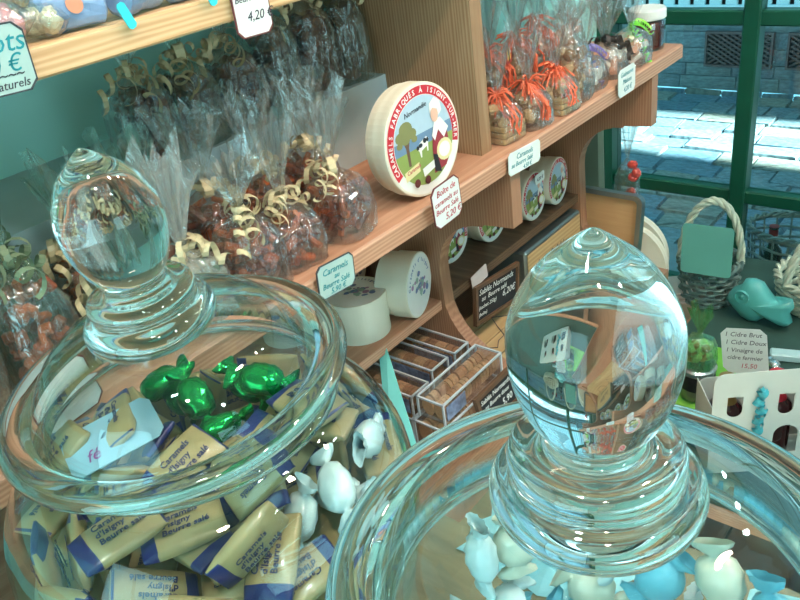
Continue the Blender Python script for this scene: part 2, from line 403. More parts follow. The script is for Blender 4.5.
# unseen blocks added to cut the sun down to a band on the street
m = MB(); m.box(2.6, 5.5, 2.06, 3.72, 0, 5.5); struct('sun_blocker', m, flat('grey_render', (120,134,138)))
m = MB(); m.box(2.6, 5.5, 4.32, 6.5, 0, 5.5); struct('sun_blocker', m, flat('grey_render', (120,134,138)))
m = MB(); m.box(-1.06, 2.6, -1.86, 2.06, 2.7, 3.4); struct('upper_storey', m, flat('grey_render', (120,134,138)))

# ------------------------------------------------------------------ shelving unit
U = thing('shelving_unit', 'pine shelving unit with curved uprights running toward the window', 'shelf', (-.8, .7, 0))
def upart(name, mb, mat, label=None): return obj(name, mb, mat, U, world=True, label=label)
m = MB(); m.box(-1.0, -.6, -.35, 1.55, 1.074, 1.103, bev=.003)
upart('shelf_board', m, PINE, 'middle pine shelf board')
m = MB(); m.box(-1.0, -.6, -.45, 1.55, 1.388, 1.412, bev=.002); upart('shelf_board', m, wood('pine_top_shelf', (232,200,156), (204,160,114), 'Y', 60, .5, 5), 'top pine shelf board')
m = MB(); m.box(-1.0, -.76, -.35, .905, .797, .815); upart('shelf_board', m, PINE)
m = MB(); m.box(-1.0, -.76, .935, 1.405, .797, .815); upart('shelf_board', m, DARKW)
m = MB(); m.box(-1.0, -.635, .889, .915, 1.103, 1.388); m.box(-1.0,-.72,.889,.915,1.412,1.75); upart('upright', m, PINEZ)
m = MB(); m.box(-1.0, -.575, -.35, 1.46, .62, .645); m.box(-.97,-.60,-.33,1.44,0,.62); upart('base_cabinet', m, BRK)
m = MB(); m.box(-1.0, -.80, .0, .888, 1.103, 1.215); upart('riser', m, RISER, 'white painted riser along the back of the middle shelf')
def bracket(y, pts):
    # profile in x,z swept along y by the board thickness
    M = Matrix(((1,0,0,0),(0,0,1,0),(0,1,0,0),(0,0,0,1))); M.translation = Vector((0, y, 0))
    mb = MB(); mb.prism(pts, 0, .026, M); return mb
def notch(ztop, zdeep1, zdeep2, zbot, xd=-.757):
    pts = [(-1.0, 1.074), (-.601, 1.074), (-.601, ztop)]
    n = 8
    pts.append((-.655, ztop-.004))
    for i in range(n+1):
        a = PI/2*i/n; pts.append((-.66+(xd+.66)*math.sin(a), zdeep1+(ztop-.008-zdeep1)*math.cos(a)))
    for i in range(1, n+1):
        a = PI/2*i/n; pts.append((xd+( -.605-xd)*(1-math.cos(a)), zdeep2-(zdeep2-zbot)*math.sin(a)))
    pts += [(-.601, .646), (-1.0, .646)]
    return pts
upart('curved_upright', bracket(.908, notch(.983,.875,.83,.70)), BRK)
upart('curved_upright', bracket(1.407, notch(.980,.878,.76,.655)), BRK)

# ------------------------------------------------------------------ price cards
def card(name, label, cat, yz_center, size, lines, x=-.594, mat=CARDW, edge=EDGE, chamfer=True, group=None, roll=0.0, right=(0,1,0), up=(0,0,1), org=None, thick=.0012):
    M = basis(org if org else (x, yz_center[0], yz_center[1]), right, up) @ Matrix.Rotation(roll, 4, 'Z')
    w_, h_ = size; c = min(w_,h_)*.14 if chamfer else .002
    oct_ = lambda a,b,c: [(a/2-c,b/2),(-a/2+c,b/2),(-a/2,b/2-c),(-a/2,-b/2+c),(-a/2+c,-b/2),(a/2-c,-b/2),(a/2,-b/2+c),(a/2,b/2-c)]
    mb = MB(); mb.prism(oct_(w_,h_,c), 0, thick)
    o = link(name, mb.mesh(name, mat)); o.matrix_local = M; tag(o, label, cat, group)
    if edge:
        mb = MB(); a = oct_(w_+.0018,h_+.0018,c); b = oct_(w_-.0006,h_-.0006,c)
        mb.add([(p[0],p[1],thick+.0003) for p in a]+[(p[0],p[1],thick+.0003) for p in b]+[(p[0],p[1],-.0003) for p in a],
               [(i,(i+1)%8,8+(i+1)%8,8+i) for i in range(8)]+[(16+i,16+(i+1)%8,(i+1)%8,i) for i in range(8)])
        obj('drawn_border', mb, edge, o)
    for (t_, x_, y_, s_, mt) in lines: lettering(o, t_, s_, mt, x_, y_, z=thick+.0004)
    return o
G_ = 'handwritten price cards on the shelf edges'
card('price_card', 'chamfered price card with teal writing at the left end of the top shelf', 'price card', (.232,1.411), (.082,.047),
     [('Lingots',-.021,.005,.021,INK_T),('1,20 €',-.012,-.009,.017,INK_T),('~~~~~~~',-.012,-.014,.011,INK_B),('très Naturels',-.013,-.0205,.009,INK_B)], mat=CARDG, edge=EDGEK, group=G_, roll=-.05)
card('price_card', 'white price card reading Beurre salé 4,20 € hanging on the top shelf', 'price card', (.489,1.398), (.042,.052),
     [('Caramels',-.018,.014,.010,INK_B),('Beurre salé',-.019,.004,.0088,INK_B),('4,20 €',-.008,-.013,.012,INK_B)], group=G_, roll=-.03)
card('price_card', 'grey price card hanging on the middle shelf below the ribboned bags', 'price card', (.527,1.094), (.058,.040),
     [('Caramels',-.022,.007,.011,INK_T),('au',-.004,-.001,.009,INK_T),('Beurre Salé',-.024,-.009,.0095,INK_T),('5,90 €',-.012,-.0175,.0095,INK_T)], mat=CARDG, edge=EDGEK, group=G_, roll=-.08)
card('price_card', 'white price card with red writing overlapping the foot of the round caramel box', 'price card', (.728,1.105), (.058,.056),
     [('Boîte de',-.020,.014,.012,INK_R),('caramels au',-.026,.002,.0105,INK_R),('Beurre Salé',-.026,-.009,.0105,INK_R),('5,20 €',-.008,-.022,.013,INK_R)], x=-.582, group=G_, roll=.06)
card('price_card', 'white price card hanging on the middle shelf below the orange raffia bags', 'price card', (.938,1.088), (.088,.034),
     [('Caramels',-.024,.004,.012,INK_T),('au Beurre Salé',-.038,-.006,.010,INK_T),('4,50 €',-.006,-.015,.009,INK_T)], mat=CARDW, edge=None, group=G_, roll=-.06)
card('price_card', 'white price card hanging near the window end of the middle shelf', 'price card', (1.281,1.106), (.066,.048),
     [('Guimauve',-.026,.010,.012,INK_T),('Maison',-.018,-.003,.012,INK_T),('4,20 €',-.014,-.017,.012,INK_T)], mat=CARDW, edge=None, group=G_, roll=.0)
card('price_card', 'blank white card with red border standing at the left end of the middle shelf', 'price card', (.205,1.134), (.060,.056), [], x=-.612, edge=EDGE, group=G_, roll=.1)
for i, yy in enumerate((.361,.446)):
    card('sticky_tab', ['bright aqua sticky tab on the top shelf edge, the left of two', 'bright aqua sticky tab on the top shelf edge, just left of the 4,20 € card'][i], 'tab', (yy,1.417), (.008,.022), [], mat=flat('aqua_tab', (60,205,215), .5, .03), edge=None, chamfer=False, group='aqua sticky tabs', roll=.35)
card('paper_tag', 'small blank pinkish tag clipped to the dark lower shelf edge', 'tag', (1.012,.811), (.050,.028), [], x=-.752, mat=flat('pink_paper', (214,196,190), .6, .03), edge=None, chamfer=False, roll=.12)

def slate(label, org, right, up, w_, h_, lines, cat='slate'):
    M = basis(org, right, up); t = thing('framed_slate', label, cat, M, 'framed chalk slates')
    f = .007; mb = MB()
    for x0,x1,y0,y1 in ((-w_/2-f,w_/2+f,h_/2,h_/2+f),(-w_/2-f,w_/2+f,-h_/2-f,-h_/2),(-w_/2-f,-w_/2,-h_/2,h_/2),(w_/2,w_/2+f,-h_/2,h_/2)): mb.box(x0,x1,y0,y1,0,.008)
    obj('frame', mb, DARKW, t)
    mb = MB(); mb.box(-w_/2,w_/2,-h_/2,h_/2,0,.004); obj('writing_surface', mb, SLATE, t)
    for (s_, x_, y_, z_) in lines: lettering(t, s_, z_, CHALK, x_, y_, z=.0045)
    return t
slate('framed black slate with chalk price 6,20€ under the dark lower shelf', (-.752,1.058,.752), (0,1,-.12), (.0,.12,1), .135, .066,
      [('Sablés Normands',-.060,.017,.0165),('au  Beurre salé',-.052,.003,.014),('(sachet 250g)',-.062,-.012,.011),('6,20€',.018,-.013,.019),('(boîte)',-.062,-.026,.010)])
slate('framed black slate with chalk price 5,90 beside the long waffle box', (-.600,.822,.716), (.05,1,.06), (-.2,.0,1), .088, .052,
      [('Sablés Normands',-.040,.012,.0112),('au Beurre doux',-.034,0,.0102),('5,90',.006,-.018,.016),('200g',-.036,-.016,.010)])
# ------------------------------------------------------------------ glass jars and lids
GL_S = solid_glass('solid_clear_glass'); GL_T = thin_glass('thin_jar_glass', wav=.25); GL_D = thin_glass('lid_dome_glass', tint=(.95,.99,.985), wav=.5)
def smooth_prof(p, k=3):
    out = []
    for i in range(len(p)-1):
        p0 = p[max(i-1,0)]; p1 = p[i]; p2 = p[i+1]; p3 = p[min(i+2,len(p)-1)]
        for j in range(k):
            t = j/k
            f = lambda a,b,c,d: .5*((2*b)+(-a+c)*t+(2*a-5*b+4*c-d)*t*t+(-a+3*b-3*c+d)*t**3)
            out.append((max(.0003, f(p0[0],p1[0],p2[0],p3[0])), f(p0[1],p1[1],p2[1],p3[1])))
    out.append(p[-1]); return out
def make_jar(label, loc):
    t = thing('candy_jar', label, 'jar', loc, 'round glass candy jars')      # loc: centre of the foot, rim at +.27
    prof = [(.0003,.004),(.088,.004),(.096,.010),(.120,.026),(.140,.062),(.152,.115),(.1535,.160),(.149,.190),(.137,.215),(.120,.234),(.106,.243),(.101,.250)]
    obj('bowl', MB().lathe(smooth_prof(prof,3), 96), GL_T, t, smooth=True)
    ring = [(.1035+.0055*math.cos(a), .250+.0045*math.sin(a)) for a in [2*PI*i/12 for i in range(13)]]
    obj('jar_rim', MB().lathe(ring, 96), GL_S, t, smooth=True)
    foot = [(.072,.0),(.094,.0),(.097,.004),(.094,.008),(.072,.006),(.072,.0)]
    obj('foot', MB().lathe(foot, 64), GL_S, t, smooth=True)
    return t
def make_lid(label, M, jar):                                                # origin: rim centre, knob centre at +.121
    t = bpy.data.objects.new('lid', None); COL.objects.link(t); t.parent = jar; t.matrix_local = Matrix.Translation(-Vector(jar.location)) @ M; t['label'] = label
    k = [(r_, z_*.93) for r_, z_ in [(.0003,.1830),(.0030,.1815),(.0090,.1765),(.0185,.1675),(.0265,.1555),(.0316,.1420),(.0325,.1300),(.0318,.1180),(.0290,.1060),(.0250,.0955),(.0205,.0890),(.0195,.0850),(.0230,.0820),
         (.0300,.0800),(.0345,.0765),(.0355,.0720),(.0340,.0680),(.0350,.0650),(.0400,.0620),(.0432,.0575),(.0438,.0520),(.0420,.0465)]]
    prof = smooth_prof(k,4)+[(.037,.0410),(.026,.0400),(.012,.0410),(.0003,.0415)]
    obj('knob', MB().lathe(prof, 96), GL_S, t, smooth=True)
    dome = [(.0420,.0440),(.0530,.0430),(.0640,.0400),(.0760,.0340),(.0860,.0240),(.0940,.0120),(.0985,.0020),(.1020,-.0030)]
    inner = [(r-.003, z-.0035) for r, z in dome]
    obj('dome', MB().lathe(smooth_prof(dome,4), 96), GL_D, t, smooth=True)
    ring = []
    for i in range(21):
        a = 2*PI*i/20; ring.append((.1110+.0110*math.cos(a)*(1 if math.cos(a) > 0 else 1.05), -.001+.0070*math.sin(a)*(1.0)))
    obj('rim_flange', MB().lathe(ring, 128), GL_S, t, smooth=True)
    skirt = [(.096,-.004),(.0955,-.018),(.0935,-.019),(.093,-.004)]
    obj('skirt', MB().lathe(skirt, 96), GL_T, t, smooth=True)
    return t
LZ = .930
Lc = (-.4350,.2240,1.2010); Rc = (-.1156,.2238,1.2000)
m = MB(); m.box(-.59, -.36, -.60, .415, LZ-.03, LZ); m.box(-.36, .55, -.60, .50, LZ-.03, LZ)
CT = thing('counter', 'olive brown wooden counter under the glass jars', 'counter', (0,-.1,0))
obj('worktop', m, OLIVE, CT, world=True)
m = MB(); m.box(-.50, .52, -.56, .36, .0, LZ-.03); obj('cabinet_body', m, OLIVE, CT, world=True)
jarL = make_jar('round glass jar full of wrapped caramels, on the left', (Lc[0], Lc[1], LZ))
jarR = make_jar('nearly empty round glass jar in the right foreground', (Rc[0], Rc[1], LZ))
nL = Vector((-.03,-.12,1)).normalized(); xL = Vector((1,0,0)); xL = (xL - nL*xL.dot(nL)).normalized()
nL = Vector((.02,-.08,1)).normalized(); xL = Vector((1,0,0)); xL = (xL - nL*xL.dot(nL)).normalized()
make_lid('glass lid with egg-shaped knob on the caramel jar, leaning slightly', basis((Lc[0]+.002,Lc[1]-.004,1.209), xL, nL.cross(xL)), jarL)
make_lid('glass lid with large egg-shaped knob on the right foreground jar', Matrix.Translation((Rc[0],Rc[1],1.209)) @ Matrix.Diagonal((1.03,1.03,1,1)), jarR)
# wrapped sweets: [x y z rx ry rz] relative to the jar rim centre
SIM_A = [[0.1219,-0.0261,-0.101,-0.11,0.23,-1.86],[0.1235,0.0303,-0.1088,-0,0,-1.35],[-0.0062,0.0898,-0.0996,2.97,0.25,-0.45],[0.0202,0.1248,-0.1088,0,0,3.04],[-0.1131,-0.0598,-0.1088,-0,-0,2.06],
 [-0.126,0.0272,-0.0975,2.07,0,-1.79],[0.053,-0.1029,-0.1088,0,0,-0.76],[0.0198,-0.1299,-0.0912,1.45,0.28,-2.94],[0.0665,-0.0481,-0.1089,0,-0.01,-0.62],[0.092,0.0425,-0.0983,0,2.73,0.22],
 [0.0103,0.112,-0.0897,0.25,-0.04,1.85],[-0.0454,0.1078,-0.1088,0,3.14,-1.42],[-0.0522,0.0344,-0.0985,-1.57,0,0.18],[-0.0746,-0.0653,-0.0942,-0,-0,2.27],[-0.0458,-0.0847,-0.1088,0,3.14,0.74],
 [-0.0276,-0.1224,-0.088,0.02,1.57,-2.06],[0.0704,-0.0349,-0.0944,0.01,-3.14,1.42],[0.0069,0.0397,-0.1088,-0,-0,2.93],[0.0781,0.1008,-0.1017,0,0.27,-0.63],[-0.0741,0.0798,-0.089,1.72,0.38,-2.61],
 [-0.1087,0.0422,-0.0886,-0,-1.03,3.05],[-0.1146,-0.0208,-0.0834,-0.06,0.42,-1.13],[0.0097,-0.0143,-0.088,-0.38,-1.57,0],[-0.0692,0.0562,-0.0873,0,-1.79,-1.66],[0.0517,-0.0545,-0.0798,-0.02,3.13,-0.01],
 [0.0923,0.0042,-0.0877,-0,1.16,-1.77],[0.0496,0.08,-0.0828,1.57,2.05,0.27],[-0.0346,0.0717,-0.0637,0.08,-2.56,0.11],[-0.04,0.0845,-0.0191,-2.97,-1.27,0.17],[-0.0068,0.0201,-0.0626,-1,-0.02,1.37],
 [0.006,-0.0642,-0.1088,-3.14,-0,-0.77],[0.0583,-0.0946,-0.0879,-0.11,-2.59,1.02],[0.0522,-0.0599,-0.0654,0,-0.02,1.1],[0.0968,0.077,-0.0692,-1.57,-0.44,-1.08],[0.0566,0.0669,-0.088,1.84,-1.57,0],
 [0.0121,0.072,-0.0768,-0.27,0.32,-1.42],[-0.0718,0.0338,-0.0672,-0.42,0,3.02],[-0.0237,-0.0088,-0.0985,1.57,0,-1.02],[-0.084,0.0152,-0.0985,1.57,-0,-0.07],[-0.0675,-0.0907,-0.0797,0.01,0,-1.17],
 [0.0641,-0.001,-0.057,-0.64,-0.68,2.64],[0.1083,0.028,-0.0718,0.89,0.52,-0.45],[0.0089,0.0742,-0.0592,-0.28,-0.32,-3.1],[0.0371,0.1243,-0.0695,1.1,-2.49,0.01],[-0.1038,0.0866,-0.0985,-1.57,0,-2.27],
 [-0.056,-0.0182,-0.0923,0.06,-0.68,0.45],[-0.0348,-0.0532,-0.0875,0.31,-2.29,1.78],[0.0338,-0.0926,-0.0502,0.08,-0.02,1.43],[0.0988,-0.0898,-0.0905,1.5,0.32,0.76],[0.0347,-0.0024,-0.0836,-1.77,-0.03,1.93],
 [0.0657,0.0575,-0.0528,3.14,0,0.41],[0.0222,0.1107,-0.0657,1.96,0.24,-0.2],[-0.0538,0.1104,-0.0832,1.43,0,0.56],[-0.093,0.0285,-0.0549,0.15,-0.39,1.08],[-0.009,-0.0724,-0.0736,-0,-1.05,-0.55],
 [0.0042,-0.0962,-0.0828,-1.23,2.12,-0.14],[0.1059,-0.0471,-0.06,1.78,-0.4,1.39],[0.0412,0.0359,-0.0667,3.07,0.61,0.29],[0.0864,0.0255,-0.0461,1.16,-0.02,-0.06],[0.0622,0.029,-0.0966,0.27,0.32,-2.2],
 [-0.0013,0.0655,-0.0423,0.39,0.16,0.51],[-0.0944,-0.0526,-0.0774,0,0.08,0.4],[-0.0762,-0.0745,-0.0513,-0.06,-2.59,-1.6],[0.0145,-0.0265,-0.0526,-2.68,-0.22,1.61],[0.0603,-0.0622,-0.0406,1.55,-0,2.57],
 [0.0043,0.0139,-0.0857,-1.62,0.3,-1.95],[0.0699,0.0419,0.0033,-1.48,-0.01,-2.93],[0.0585,0.0583,-0.0383,-0,-0,-0.04],[0.0358,0.07,-0.017,-0.44,-3.14,1.12],[-0.0038,0.0941,-0.0305,-1.12,0.05,0.22],
 [-0.0345,-0.048,-0.0695,-0.84,-0.33,0.33],[-0.0007,-0.09,-0.0396,-0.29,0.08,-1.73],[0.0234,-0.0799,-0.0192,1.35,-0.2,-2.7],[0.07,-0.0512,-0.0403,-1.55,0,-0.57],[0.0721,0.0368,-0.021,3.06,-0.05,-0.45],
 [0.0098,0.0763,0.0083,-2.47,0.24,1.3],[0.0064,0.0484,-0.0324,0.32,-0.16,1.29],[-0.0786,0.0677,-0.0308,1.46,-0.8,-1.98],[-0.0469,-0.0182,-0.0672,-0.33,0.61,-3.13],[-0.0152,-0.1037,-0.0832,1.31,0.83,-0.62],
 [0.0398,-0.091,-0.0233,-1.5,0.17,0.43],[0.0608,0.0781,0.0019,-1.7,0.47,-0.72],[0.1079,-0.0344,-0.082,-0.11,-0.44,2.15],[-0.0215,0.0874,0.0122,3.1,0.7,0.2],[-0.0318,0.019,-0.0302,-0.75,-0.27,1.21],
 [-0.0923,-0.0475,-0.0632,3.11,0.07,-0.13],[-0.0755,-0.0336,-0.0305,-2.64,-0.16,-0.12],[-0.063,-0.0307,-0.0428,-2.62,0.05,-0.5],[-0.0402,-0.0838,-0.0499,-0.74,3.08,0.88],[0.0263,-0.0373,-0.0326,1.08,-0.15,-2.22],
 [-0.0676,-0.072,-0.0145,1.65,0.06,-0.75],[0.0843,-0.0176,-0.0358,0.77,-0.52,0.68],[-0.0428,0.0283,-0.0517,-2.87,0.65,-0.26],[-0.0746,-0.0133,-0.0529,-0.52,3.06,-0.27],[-0.0686,-0.003,-0.0187,0.64,-0.25,-2.63],
 [-0.1076,0.002,-0.04,1.48,0.42,-1.79],[0.0737,-0.0096,-0.0466,-0.65,0.67,-2.26]]
SIM_B = [[0.0569,0.0236,-0.249,0,0,1.31],[0.0515,0.0719,-0.2363,-1.52,-0.43,0.9],[-0.0131,0.0569,-0.232,-0.22,-1.57,0],[0.0108,0.0531,-0.249,0,0,1.34],[-0.0725,0.0351,-0.2392,-1.57,0.31,-0.78],
 [-0.0635,-0.0706,-0.2321,-1.06,0.56,1.42],[-0.0221,-0.0841,-0.2397,-0.65,0.16,0.2],[0.0328,-0.0652,-0.2443,0.53,-0,0.34],[-0.0134,-0.0492,-0.249,-0,-0,-2.82],[0.0888,0.035,-0.2366,-0.63,-0.3,1.52],
 [0.014,0.0944,-0.2329,0.54,-0.03,2.95],[-0.0286,0.1038,-0.223,0.51,-0.8,1.06],[-0.0347,-0.0103,-0.249,3.14,-0,-1.57],[-0.0847,-0.0703,-0.2175,-0.83,0.74,1.63],[-0.0448,-0.073,-0.2062,2.59,-0.28,-1.04],
 [-0.0157,-0.1047,-0.2251,2.46,0.33,0.06],[0.0602,-0.0942,-0.2181,0.58,2.31,-0.26],[-0.0408,0.0347,-0.232,0.79,-1.57,0],[-0.0039,0.0063,-0.2343,1.57,-0.57,2.03],[-0.0985,0.0726,-0.1979,0.09,-1.21,2.4],
 [-0.0524,0.0687,-0.2395,0.26,0.27,-0.15],[-0.0742,-0.0183,-0.2437,0.44,0.04,1.15],[0.0688,-0.0589,-0.2026,-1.09,-0.49,-2.18],[0.0403,-0.0288,-0.247,-1.57,-0,0.47],[0.0739,-0.0579,-0.2344,0,-0.67,-1.22],
 [0.0779,-0.0112,-0.2299,2.51,0.71,-0.18],[0.1094,0.0228,-0.2193,0.97,0.35,-1.59],[-0.0946,0.0358,-0.2054,1.2,0.26,2.84],[-0.1189,0.0313,-0.1891,-0.3,-0.33,1.45],[-0.0795,-0.0251,-0.2149,0.01,0.29,2.62],
 [0.0262,-0.0937,-0.2121,-2.07,-0.06,-0.87],[-0.0051,-0.0582,-0.2202,-1.53,0.19,0.47],[0.1092,-0.0231,-0.2159,-0.9,2.38,0.77],[0.0771,0.0611,-0.2107,0.62,0.01,-2.17],[0.0353,0.0226,-0.2298,2.65,-0.33,0.76],
 [0.0247,0.1019,-0.2107,1.08,0.23,0.18],[-0.127,0.0219,-0.1663,-0.34,-2.69,-1.6],[-0.0889,0.0105,-0.223,0.06,2.85,-0.34],[-0.0597,-0.0902,-0.1885,0.53,-0.19,1.82],[0.0375,-0.0312,-0.219,1.68,0.11,2.83],
 [0.1085,-0.0659,-0.1853,-0.96,-1.04,0.49],[0.1025,-0.0349,-0.188,-1,-2.92,-0.06],[-0.0999,0.0607,-0.1557,0.05,-0.12,-1.33],[0.0438,0.1213,-0.1714,0.4,-1.07,2.41],[-0.0502,0.0796,-0.2122,0.65,0.02,2.58],
 [-0.1153,-0.028,-0.2028,0.46,0.07,-1.3],[-0.0704,-0.0263,-0.1873,-1.31,0.13,-2.59],[0.0327,-0.0835,-0.1912,2.65,-0.11,-0.97],[0.0975,-0.0871,-0.171,-2.06,2.11,0.44],[0.0825,0.0003,-0.2079,0.82,0.45,1.86],
 [-0.034,-0.0281,-0.225,1.57,-0,-1.12],[-0.0129,0.1089,-0.1858,-0.36,-0.11,-1.56],[-0.0645,0.1057,-0.1937,-1.18,-0.53,-2.8],[-0.063,0.114,-0.1669,-1.19,-0.53,-2.8],[-0.0948,-0.0821,-0.1796,0.43,-0.62,-1.07],
 [-0.0139,-0.0216,-0.1991,0.98,0.35,1.99],[0.0048,-0.0115,-0.1775,-0.08,2.94,-0.98],[0.1029,0.0226,-0.19,-0.34,-0.08,2.7],[0.07,0.1034,-0.1827,-0.65,0.98,-1.03],[0.0182,0.1294,-0.1207,0.99,1.1,-0.56],
 [0.0127,0.127,-0.1723,-0.69,1.03,-0.52],[0.0192,-0.0088,-0.1991,-0.04,0.15,1.75],[-0.1132,-0.0643,-0.1673,1.97,-0.56,-1.22],[-0.0097,-0.1179,-0.2,0.26,0.33,0.07],[0.1282,-0.024,-0.1664,-1.95,-0.67,-1.56],
 [0.1136,0.0515,-0.1858,-0.44,-0.75,-0.88],[0.0916,0.094,-0.1688,1.3,0.97,-1.05],[0.0068,0.0376,-0.2025,-2.93,1.01,-0.44],[0.0296,0.0545,-0.2086,-1.26,-0.64,-0.8],[-0.132,-0.0108,-0.1512,1.31,-0.46,1.71],
 [-0.0687,0.0014,-0.1934,0.26,3.01,0.55],[-0.0897,0.0048,-0.1503,1.52,0.02,1.07],[0.0522,-0.056,-0.1628,0.47,2.46,0.37],[0.0907,-0.0136,-0.1669,1.57,0.61,1.18],[0.0357,0.0776,-0.1963,-0.37,-2.62,-0.46],
 [-0.0405,0.1256,-0.1304,-0.38,-1.03,0.36],[-0.0194,0.1268,-0.1421,-1.26,2.1,0.28],[-0.0343,0.0327,-0.191,-1.57,0,2.55],[-0.0485,-0.1218,-0.1655,1.38,-0.19,2.79],[-0.0263,-0.072,-0.1695,2.34,0.25,0.53],
 [0.0789,-0.1026,-0.1605,0.41,-1,0.26],[0.1025,0.0048,-0.1527,-0.02,2.53,-1.99],[0.1039,0.0793,-0.1538,0.34,-0.96,2.01],[-0.0518,0.0506,-0.167,0,-3.14,0.22],[-0.1164,0.0613,-0.1177,-2,1.44,-0.89],
 [-0.0934,0.0062,-0.1746,0.05,-0.02,-2.07],[-0.0645,-0.0783,-0.1502,2.62,-0.36,-1.13],[-0.0072,-0.1116,-0.1753,0.2,-0.36,2.01],[0.0156,-0.0993,-0.1811,-1.17,-0.03,2.12],[-0.0018,-0.13,-0.1507,1.64,0.52,-0.13],
 [0.0899,-0.0611,-0.161,0.89,1.03,-2.7],[0.0539,0.1226,-0.1293,1.83,-2.07,-0.63],[-0.104,0.0842,-0.1191,0.23,-1.44,2.24],[-0.0354,-0.0327,-0.1802,-1.16,0.4,-2.22],[0.0157,-0.0675,-0.1562,-0.16,0.39,1.67],
 [0.0104,-0.0037,-0.155,-0.08,-0.2,-0.2],[0.0506,-0.0056,-0.1971,-2.82,-0.47,-1.29],[0.05,-0.1218,-0.132,-2.76,-1.01,0.29],[0.0626,-0.1136,-0.1503,-0.43,2.15,0.23],[0.0451,0.0042,-0.1777,0.47,-0.31,-1.7]]
WRAP = flat('caramel_wrapper', (156,142,100), .32, .08, 60, bump=.25, coat=.3); BLUE = flat('wrapper_blue', (24,36,98), .3, .1, 60, coat=.3)
INKN = flat('navy_print', (44,48,88), .5, 0)
def caramel_mesh(k):
    rr = random.Random(k); mb = MB()
    xs = (-.028,-.0272,-.0185,0,.0165,.0262,.028); ys = (-.0172,-.0150,0,.0150,.0172)
    g = {}
    def P(i,j,s):
        x = xs[i]; y = ys[j]; e = (abs(x)/.028)**4; f_ = (abs(y)/.0172)**4
        z = s*(.0072*(1-.75*e)*(1-.65*f_)+.0003)
        return (x+rr.uniform(-.0005,.0005), y*(1-.06*e)+rr.uniform(-.0005,.0005), z+rr.uniform(-.0004,.0004))
    vs = []; fs = []; mi = []
    for s in (1,-1):
        o = len(vs)
        for i in range(7):
            for j in range(5): vs.append(P(i,j,s))
        for i in range(6):
            for j in range(4):
                a = o+i*5+j; fs.append((a,a+5,a+6,a+1) if s == 1 else (a,a+1,a+6,a+5)); mi.append(1 if i <= 1 or (i == 5 and k % 2) else 0)
    per = [(i,0) for i in range(7)]+[(6,j) for j in range(1,5)]+[(i,4) for i in range(5,-1,-1)]+[(0,j) for j in range(3,0,-1)]
    for a in range(len(per)):
        p, q = per[a], per[(a+1)%len(per)]
        fs.append((p[0]*5+p[1], q[0]*5+q[1], 35+q[0]*5+q[1], 35+p[0]*5+p[1])); mi.append(1 if p[0] <= 1 and q[0] <= 2 else 0)
    mb.v = vs; mb.f = fs; mb.mi = mi
    return mb.mesh('wrapped_caramel', [WRAP, BLUE], smooth=True)
CM = [caramel_mesh(k) for k in range(6)]
def twist_mesh(k, mat, L_=.056, R_=.0115):
    rr = random.Random(k+50); mb = MB(); prof = []
    for (x, r) in ((-.5,.9),(-.42,.75),(-.33,.25),(-.27,.7),(-.15,1),(.0,1.08),(.15,1),(.27,.7),(.33,.25),(.42,.75),(.5,.9)): prof.append((r*R_, x*L_))
    M = Matrix.Rotation(PI/2, 4, 'Y'); mb.lathe(smooth_prof(prof,2)[:-1]+[prof[-1]], 20, M)
    mb.v = [(x, y*(1.25 if abs(x) > L_*.35 else 1.1)+rr.uniform(-.001,.001), z*(.45 if abs(x) > L_*.38 else .85)+rr.uniform(-.001,.001)) for x,y,z in mb.v]
    return mb.mesh('twist_wrapped_sweet', mat, smooth=True)
GFOIL = flat('green_foil', (10,150,70), .18, .2, 80, metal=.75); AQW = flat('white_sweet_wrapper', (206,226,228), .3, .06, 50, coat=.4)
TG = [twist_mesh(k, GFOIL) for k in range(3)]; TW = [twist_mesh(k+9, AQW) for k in range(3)]; TB = [twist_mesh(k+19, flat('aqua_sweet_wrapper', (110,190,212), .3, .06, 50, coat=.4), .058, .0125) for k in range(2)]; TC = [twist_mesh(k+29, flat('cream_sweet_wrapper', (214,216,196), .3, .06, 50, coat=.4), .05, .013) for k in range(2)]
def place(x, y, z, zt, zm, jar):
    lv = 'top layer' if z > zt else 'middle layer' if z > zm else 'bottom layer'
    if math.hypot(x, y) < .05: return lv+', centre '+jar
    k = int(((math.degrees(math.atan2(y, x))+22.5) % 360)//45)
    return lv+', '+['right side','far right side','window side','far left side','shelf side','near left side','near side','near right side'][k]+' '+jar
for i, (x,y,z,rx,ry,rz) in enumerate(SIM_A):
    if z > -.034 or (z > -.05 and math.hypot(x,y) > .085): continue
    M = Matrix.Translation((Lc[0]+x, Lc[1]+y, LZ+.270+z)) @ Euler((rx,ry,rz)).to_matrix().to_4x4()
    green = (z > -.075 and x < .01 and y > .02); white = (x > .08 and y > -.03)
    if green:
        o = link('foil_sweet', TG[i % 3]); o.matrix_local = M; tag(o, 'green foil twist-wrapped sweet, '+place(x,y,z,-.055,-.085,'of the left jar'), 'sweet', 'green foil sweets in the left jar')
    elif white and i % 2:
        o = link('paper_sweet', TW[i % 3]); o.matrix_local = M; tag(o, 'white twist-wrapped sweet, '+place(x,y,z,-.055,-.085,'of the left jar'), 'sweet', 'white sweets in the left jar')
    else:
        o = link('wrapped_caramel', CM[i % 6]); o.matrix_local = M
        tag(o, 'cream and blue wrapped caramel, '+place(x,y,z,-.055,-.085,'of the left jar'), 'caramel', 'wrapped caramels in the left jar')
        for s in (1,-1):
            q = lettering(o, 'Caramels\nd\'Isigny\nBeurre salé', .0068, INKN, -.0085, .0045, shear=.1, bold=.00012)
            q.matrix_local = (Matrix.Rotation(PI, 4, 'X') if s < 0 else Matrix()) @ Matrix.Translation((-.0130,.0060,.0078))
m = MB(); m.lathe([(.0003,.150),(.140,.150),(.147,.135),(.146,.10),(.132,.06),(.112,.03),(.08,.012),(.0003,.012)], 40)
